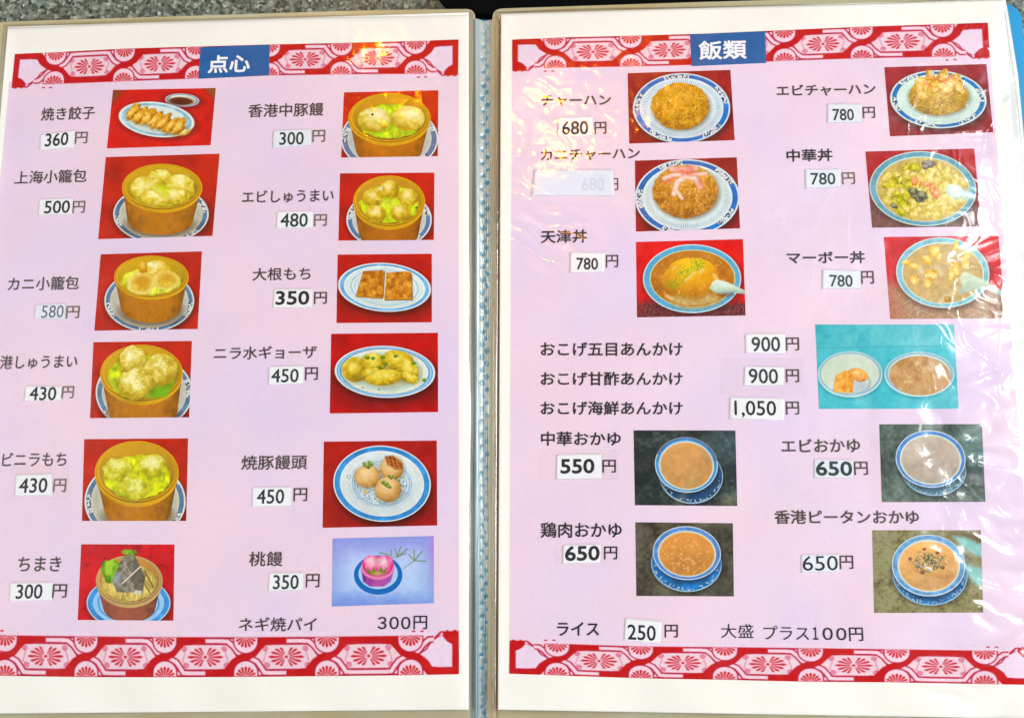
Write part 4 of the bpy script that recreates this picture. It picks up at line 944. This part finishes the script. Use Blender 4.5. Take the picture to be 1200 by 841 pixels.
# ------------------------------------------------------------------ writing
def lean(x, s): return -.105 * np.clip((545 - x) / 545, 0, 1.2) if s == 0 else .085 * np.clip((x - 760) / 400, 0, 1.2)
def text_mesh(body):
    c = bpy.data.curves.new('writing', 'FONT'); c.body = body; c.size = 1; c.resolution_u = 3
    o = bpy.data.objects.new('writing', c); COL.objects.link(o)
    dg = bpy.context.evaluated_depsgraph_get()
    me = bpy.data.meshes.new_from_object(o.evaluated_get(dg))
    bpy.data.objects.remove(o); bpy.data.curves.remove(c)
    co = np.array([v.co[:] for v in me.vertices]); fs = [tuple(p.vertices) for p in me.polygons]
    bpy.data.meshes.remove(me)
    return co, fs
def write(s, name, body, x0, x1, yc, h, mat, layer=.0002, slope=None, bold=.0, parent=None, shear=None):
    """writing fitted between x0 and x1, centred on yc, h high (photograph measure), set along the sheet's own slant;
    bold = extra stroke width, laid as further passes of the same strokes"""
    co, fs = text_mesh(body)
    a = co[:, :2].min(0); b = co[:, :2].max(0)
    x0 += bold / 2; x1 -= bold / 2; h -= bold
    u = (co[:, 0] - a[0]) / (b[0] - a[0]); v = (co[:, 1] - a[1]) / (b[1] - a[1])
    xm = (x0 + x1) / 2
    if slope is None: slope = (-.045 * (1 - yc / 700) if s == 0 and xm < 200 else -.03 * (1 - yc / 760))
    x = x0 + u * (x1 - x0); y = yc + slope * (x - xm) - (v - .5) * h
    x = x + (lean(xm, s) if shear is None else shear) * (y - yc)
    vs = []; ff = []; n = len(x)
    passes = [(0, 0)] if bold <= 0 else [(.5, 0), (-.5, 0), (0, .5), (0, -.5), (.36, .36), (-.36, -.36), (.36, -.36), (-.36, .36)]
    for k, (dx, dy) in enumerate(passes):
        vs.append(P(x + dx * bold, y + dy * bold, layer + k * 4e-6) - np.array(SHEETS[s]['org']))
        ff += [tuple(i + n * k for i in f) for f in fs]
    me = bpy.data.meshes.new(name); me.from_pydata(np.concatenate(vs).tolist(), [], ff); me.update()
    return link(name, me, mat, parent or SHEETS[s])

def banner(s, q, body, x0, x1, yc, h):
    o = on_sheet(s, 'title_banner', P(*quad_grid(q, 60, 30), .0002), BLUE, skirt=.0001)
    write(s, 'title_lettering', body, x0, x1, yc, h, WHITE, .0003, -.03, 1.2, o)
banner(0, ((235, 55.5), (316, 52.5), (315, 88.4), (232.5, 92.4)), '点心', 243.7, 293, 75, 21)
banner(1, ((808.7, 40.5), (896.7, 36.7), (898, 73.9), (810.5, 77.7)), '飯類', 818.7, 875, 58.7, 22.5)

def sticker(s, q, digits, x0, x1, yc, h, mat=None, ink=None, bold=.5, slope=None):
    o = on_sheet(s, 'price_sticker', P(*quad_grid(q, 26, 16), .00045), mat or STICK, skirt=.0004)
    if digits:
        (ax, ay), (bx, by) = q[0], q[1]
        write(s, 'price_digits', digits, x0, x1, yc, h, ink or T_BLACK, .0005, (by - ay) / (bx - ax) * .6 if slope is None else slope, bold, o)
    return o
def yen(s, x0, x1, yc, h, mat=None): return write(s, 'yen_sign', '円', x0, x1, yc, h, mat or T_BROWN, bold=.35)
def dish(s, body, x0, x1, yc, h, mat=None, slope=None): return write(s, 'dish_name', body, x0, x1, yc, h, mat or (T_BROWN if s == 0 else T_BLACK), slope=slope, bold=.35 if s == 0 else .6)

G = T_GREY
TAPE = milky_mat('yellowed_tape', (226, 206, 180), (232, 214, 190), .06)
for s, q in ((1, ((632, 527), (724, 526), (724.5, 563), (631, 563.5))), (1, ((846, 420), (942, 419), (943, 463), (845, 462))), (1, ((650, 640), (727, 640), (727, 664), (650, 664))), (0, ((14, 545), (82, 543), (82, 585), (12, 586)))):
    on_sheet(s, 'tape_strip', P(*quad_grid(q, 40, 20), .00016), TAPE)
# left sheet, first column
dish(0, '焼き餃子', 48.5, 111, 133, 15.5)
sticker(0, ((47.5, 158), (87, 153), (86.3, 172.5), (46.8, 175.8)), '360', 53, 80, 163.5, 15.5); yen(0, 88, 102.5, 161.5, 13.7, G)
dish(0, '上海小籠包', 17.5, 101.5, 207, 15.5)
sticker(0, ((46.2, 233.7), (85, 232), (84.2, 250.7), (45, 252)), '500', 52, 82, 242.5, 15); yen(0, 85, 99.5, 242.6, 14, G)
dish(0, 'カニ小籠包', 9.5, 92.5, 332, 16)
sticker(0, ((41.2, 357), (76.2, 355.7), (75.5, 373.7), (40, 373)), '580', 48.7, 74.5, 365, 14.5, STICK_PALE, T_SLATE, .0); yen(0, 77.5, 93, 365.6, 14.5, G)
dish(0, '香港しゅうまい', -15, 90.5, 424, 16)
sticker(0, ((29.8, 452.3), (71.7, 452.6), (70.5, 469), (28.4, 469.6)), '430', 34.7, 66, 461, 16); yen(0, 72.5, 86.5, 459.5, 14.3, G)
dish(0, 'エビニラもち', -15, 78, 538, 16.3)
sticker(0, ((18.7, 556), (60, 555), (60.5, 580), (16.7, 580.5)), '430', 22.5, 55.5, 568.5, 17.5); yen(0, 62.5, 77.5, 568.5, 15.5, G)
dish(0, 'ちまき', 21.3, 71.5, 660.5, 17.5)
sticker(0, ((11.8, 682.7), (61.5, 682), (60, 702.7), (10.8, 704)), '300', 18.8, 49.7, 692.7, 17.3); yen(0, 61.5, 78.3, 692, 16)
# left sheet, second column
dish(0, '香港中豚饅', 291, 379, 129, 15.7)
sticker(0, ((320.5, 153), (364.5, 151.5), (364, 170.5), (319.5, 173)), '300', 327.5, 356, 162.3, 15.2, STICK_PALE, T_TEAL); yen(0, 366, 381, 159.5, 14, G)
dish(0, 'エビしゅうまい', 284, 391, 230, 15)
sticker(0, ((325, 248), (366.2, 247.5), (365.7, 267), (323.7, 267.5)), '480', 328.7, 360.7, 258, 16, None, T_TEAL); yen(0, 368, 383, 258, 13.8, G)
dish(0, '大根もち', 296, 364, 321, 15)
sticker(0, ((321.2, 338.7), (366.2, 338.2), (365.7, 360), (320, 360.5)), '350', 323, 362.5, 349, 16.5, bold=1.1); yen(0, 368, 383, 349, 14)
dish(0, 'ニラ水ギョーザ', 251, 371, 413, 15.5)
sticker(0, ((315.5, 429.5), (355.5, 428.7), (355, 449.5), (314.5, 450.5)), '450', 318, 350, 440, 16, None, T_TEAL); yen(0, 357.5, 372.5, 437.7, 15)
dish(0, '焼豚饅頭', 283, 360, 541.5, 17)
sticker(0, ((296, 571), (341.5, 570.3), (341.2, 592.5), (295.5, 593.3)), '450', 301, 333, 581.5, 17, None, T_TEAL); yen(0, 344, 360, 579.3, 15.5)
dish(0, '桃饅', 292, 331, 654.5, 17.5)
sticker(0, ((315.5, 671), (355, 670.6), (354.7, 691), (314.3, 691.7)), '350', 320, 350, 681.6, 17, None, T_TEAL); yen(0, 358.4, 374.5, 680, 15.8)
dish(0, 'ネギ焼パイ', 280, 371, 731, 16.5)
[write(0, 'price_digits', c, x0, x1, 729.5, 14.6, T_BLACK, bold=.5) for c, x0, x1 in (('３', 442.6, 453), ('０', 456.4, 467.4), ('０', 470, 481))]; yen(0, 484.5, 500.6, 729, 16, T_BLACK)
# right sheet, first column
dish(1, 'チャーハン', 633.7, 716, 118, 13, T_BROWN, -.01)
sticker(1, ((654.5, 138), (694.5, 136.7), (694, 158.7), (653.7, 160.5)), '680', 658.7, 689.3, 150, 16); yen(1, 696.7, 710.7, 150, 14)
dish(1, 'カニチャーハン', 633.7, 750, 181, 13.5, T_BROWN, -.02)
o = sticker(1, ((626, 199), (718, 198.6), (720.3, 229.5), (622.9, 229)), '', 0, 0, 0, 0, STICK_BLUE)
o['label'] = 'blank pale blue paper slip pasted over an old price'
write(1, 'old_price_trace', '680', 682, 708, 216, 15, T_FAINT, .0005, 0, .0, o); write(1, 'yen_sign', '円', 710, 724.5, 216, 14, T_BROWN, .0002)
dish(1, '天津丼', 633.7, 688, 277, 15.5)
sticker(1, ((668.7, 295.5), (709, 296.2), (708, 318.7), (668, 319.2)), '780', 675.5, 701, 309, 14); yen(1, 710, 724.5, 306, 14.5)
for body, y0, dg, q, xa, xb, yd, ye in (('おこげ五目あんかけ', 409, '900', ((873.5, 391.4), (920.2, 390.7), (920, 414.2), (874.2, 413.5)), 880.7, 914.2, 403.2, 403),
                                      ('おこげ甘酢あんかけ', 443.5, '900', ((872.8, 429.2), (918.8, 430), (918.5, 451.4), (872.1, 451.8)), 877.4, 911.8, 440.6, 440.2),
                                      ('おこげ海鮮あんかけ', 478, '1,050', ((855.4, 465.2), (919.5, 466.6), (919, 492.7), (855.3, 490.3)), 860.7, 909.6, 479.3, 478)):
    dish(1, body, 633.7, 800, y0, 16.2, None, 0)
    sticker(1, q, dg, xa, xb, yd, 17.5 if dg == '900' else 20, None, T_TEAL if dg == '900' else T_BLACK); yen(1, 921, 936.5, ye, 15.3)
dish(1, '中華おかゆ', 634, 727.5, 513.7, 16.7, None, 0)
sticker(1, ((652.5, 532.5), (704.5, 531.7), (705, 560.5), (652, 561.2)), '550', 656.7, 696.7, 546, 17.5, bold=1.3); yen(1, 706, 721.7, 546, 15, T_BLACK)
dish(1, '鶏肉おかゆ', 633.7, 728.7, 620.7, 18, None, 0)
sticker(1, ((660, 638.8), (704, 637.5), (703.6, 658.8), (659.4, 660)), '650', 662, 702.8, 648, 17.7, bold=1.3); yen(1, 707.8, 723.4, 647.5, 15.2, T_BLACK)
dish(1, 'ライス', 652.7, 702, 736.5, 16, None, 0)
sticker(1, ((733, 724), (775.6, 727.8), (774.3, 753.4), (731.7, 749.9)), '250', 735.4, 768.5, 740.8, 18); yen(1, 778.8, 794.4, 739, 15, T_BLACK)
write(1, 'dish_name', '大盛', 845, 883, 739, 16.5, T_BLACK, slope=.01); write(1, 'dish_name', 'プラス', 895, 948, 741, 16.5, T_BLACK, slope=.015)
[write(1, 'price_digits', c, x0, x1, y, 14.6, T_BLACK, bold=.5, slope=.015) for c, x0, x1, y in (('１', 952.5, 959, 741.8), ('０', 964, 976, 742.2), ('０', 980, 992, 742.5))]; yen(1, 995, 1011.5, 742.8, 16, T_BLACK)
# right sheet, second column
dish(1, 'エビチャーハン', 910, 1026, 105.5, 13.5, T_BROWN, -.02)
sticker(1, ((970, 121.7), (1010, 121.7), (1009, 143), (970, 144)), '780', 975.7, 1000.7, 134.5, 13.7, STICK_PALE, T_TEAL); yen(1, 1011, 1025.5, 132, 13.2)
dish(1, '中華丼', 921.7, 975.7, 182, 14.7, T_BLACK, -.02)
sticker(1, ((943.7, 198.7), (985, 198), (984.5, 219), (944.5, 220.5)), '780', 950, 979, 209.5, 14, STICK_PALE, T_TEAL); yen(1, 986.7, 1002, 209, 14, G)
dish(1, 'マーボー丼', 922, 1013.7, 301.7, 14.3, T_BLACK, -.01)
sticker(1, ((964.2, 316), (1008.7, 317), (1008, 338), (963.7, 338.2)), '780', 972.5, 999.2, 329, 14, STICK_PALE, T_TEAL); yen(1, 1009.2, 1024, 325, 15)
dish(1, 'エビおかゆ', 916, 1008, 522, 16.3, T_BROWN, -.01)
sticker(1, ((954.5, 538), (1000, 538.7), (999.5, 559.5), (954.2, 560)), '650', 956, 998.7, 548.7, 17.3, STICK_PALE, T_TEAL, 1.2); yen(1, 1001, 1017, 548.5, 15.6)
dish(1, '香港ピータンおかゆ', 907.5, 1077, 605.5, 16.3, T_BROWN, 0)
sticker(1, ((939.4, 650), (983.5, 649), (983, 669.5), (939.5, 670.5)), '650', 940.5, 982, 659.6, 17.3, STICK_PALE, T_BLACK, .014); yen(1, 984, 1000, 658.5, 15.8)
for s in SHEETS: del s['org']
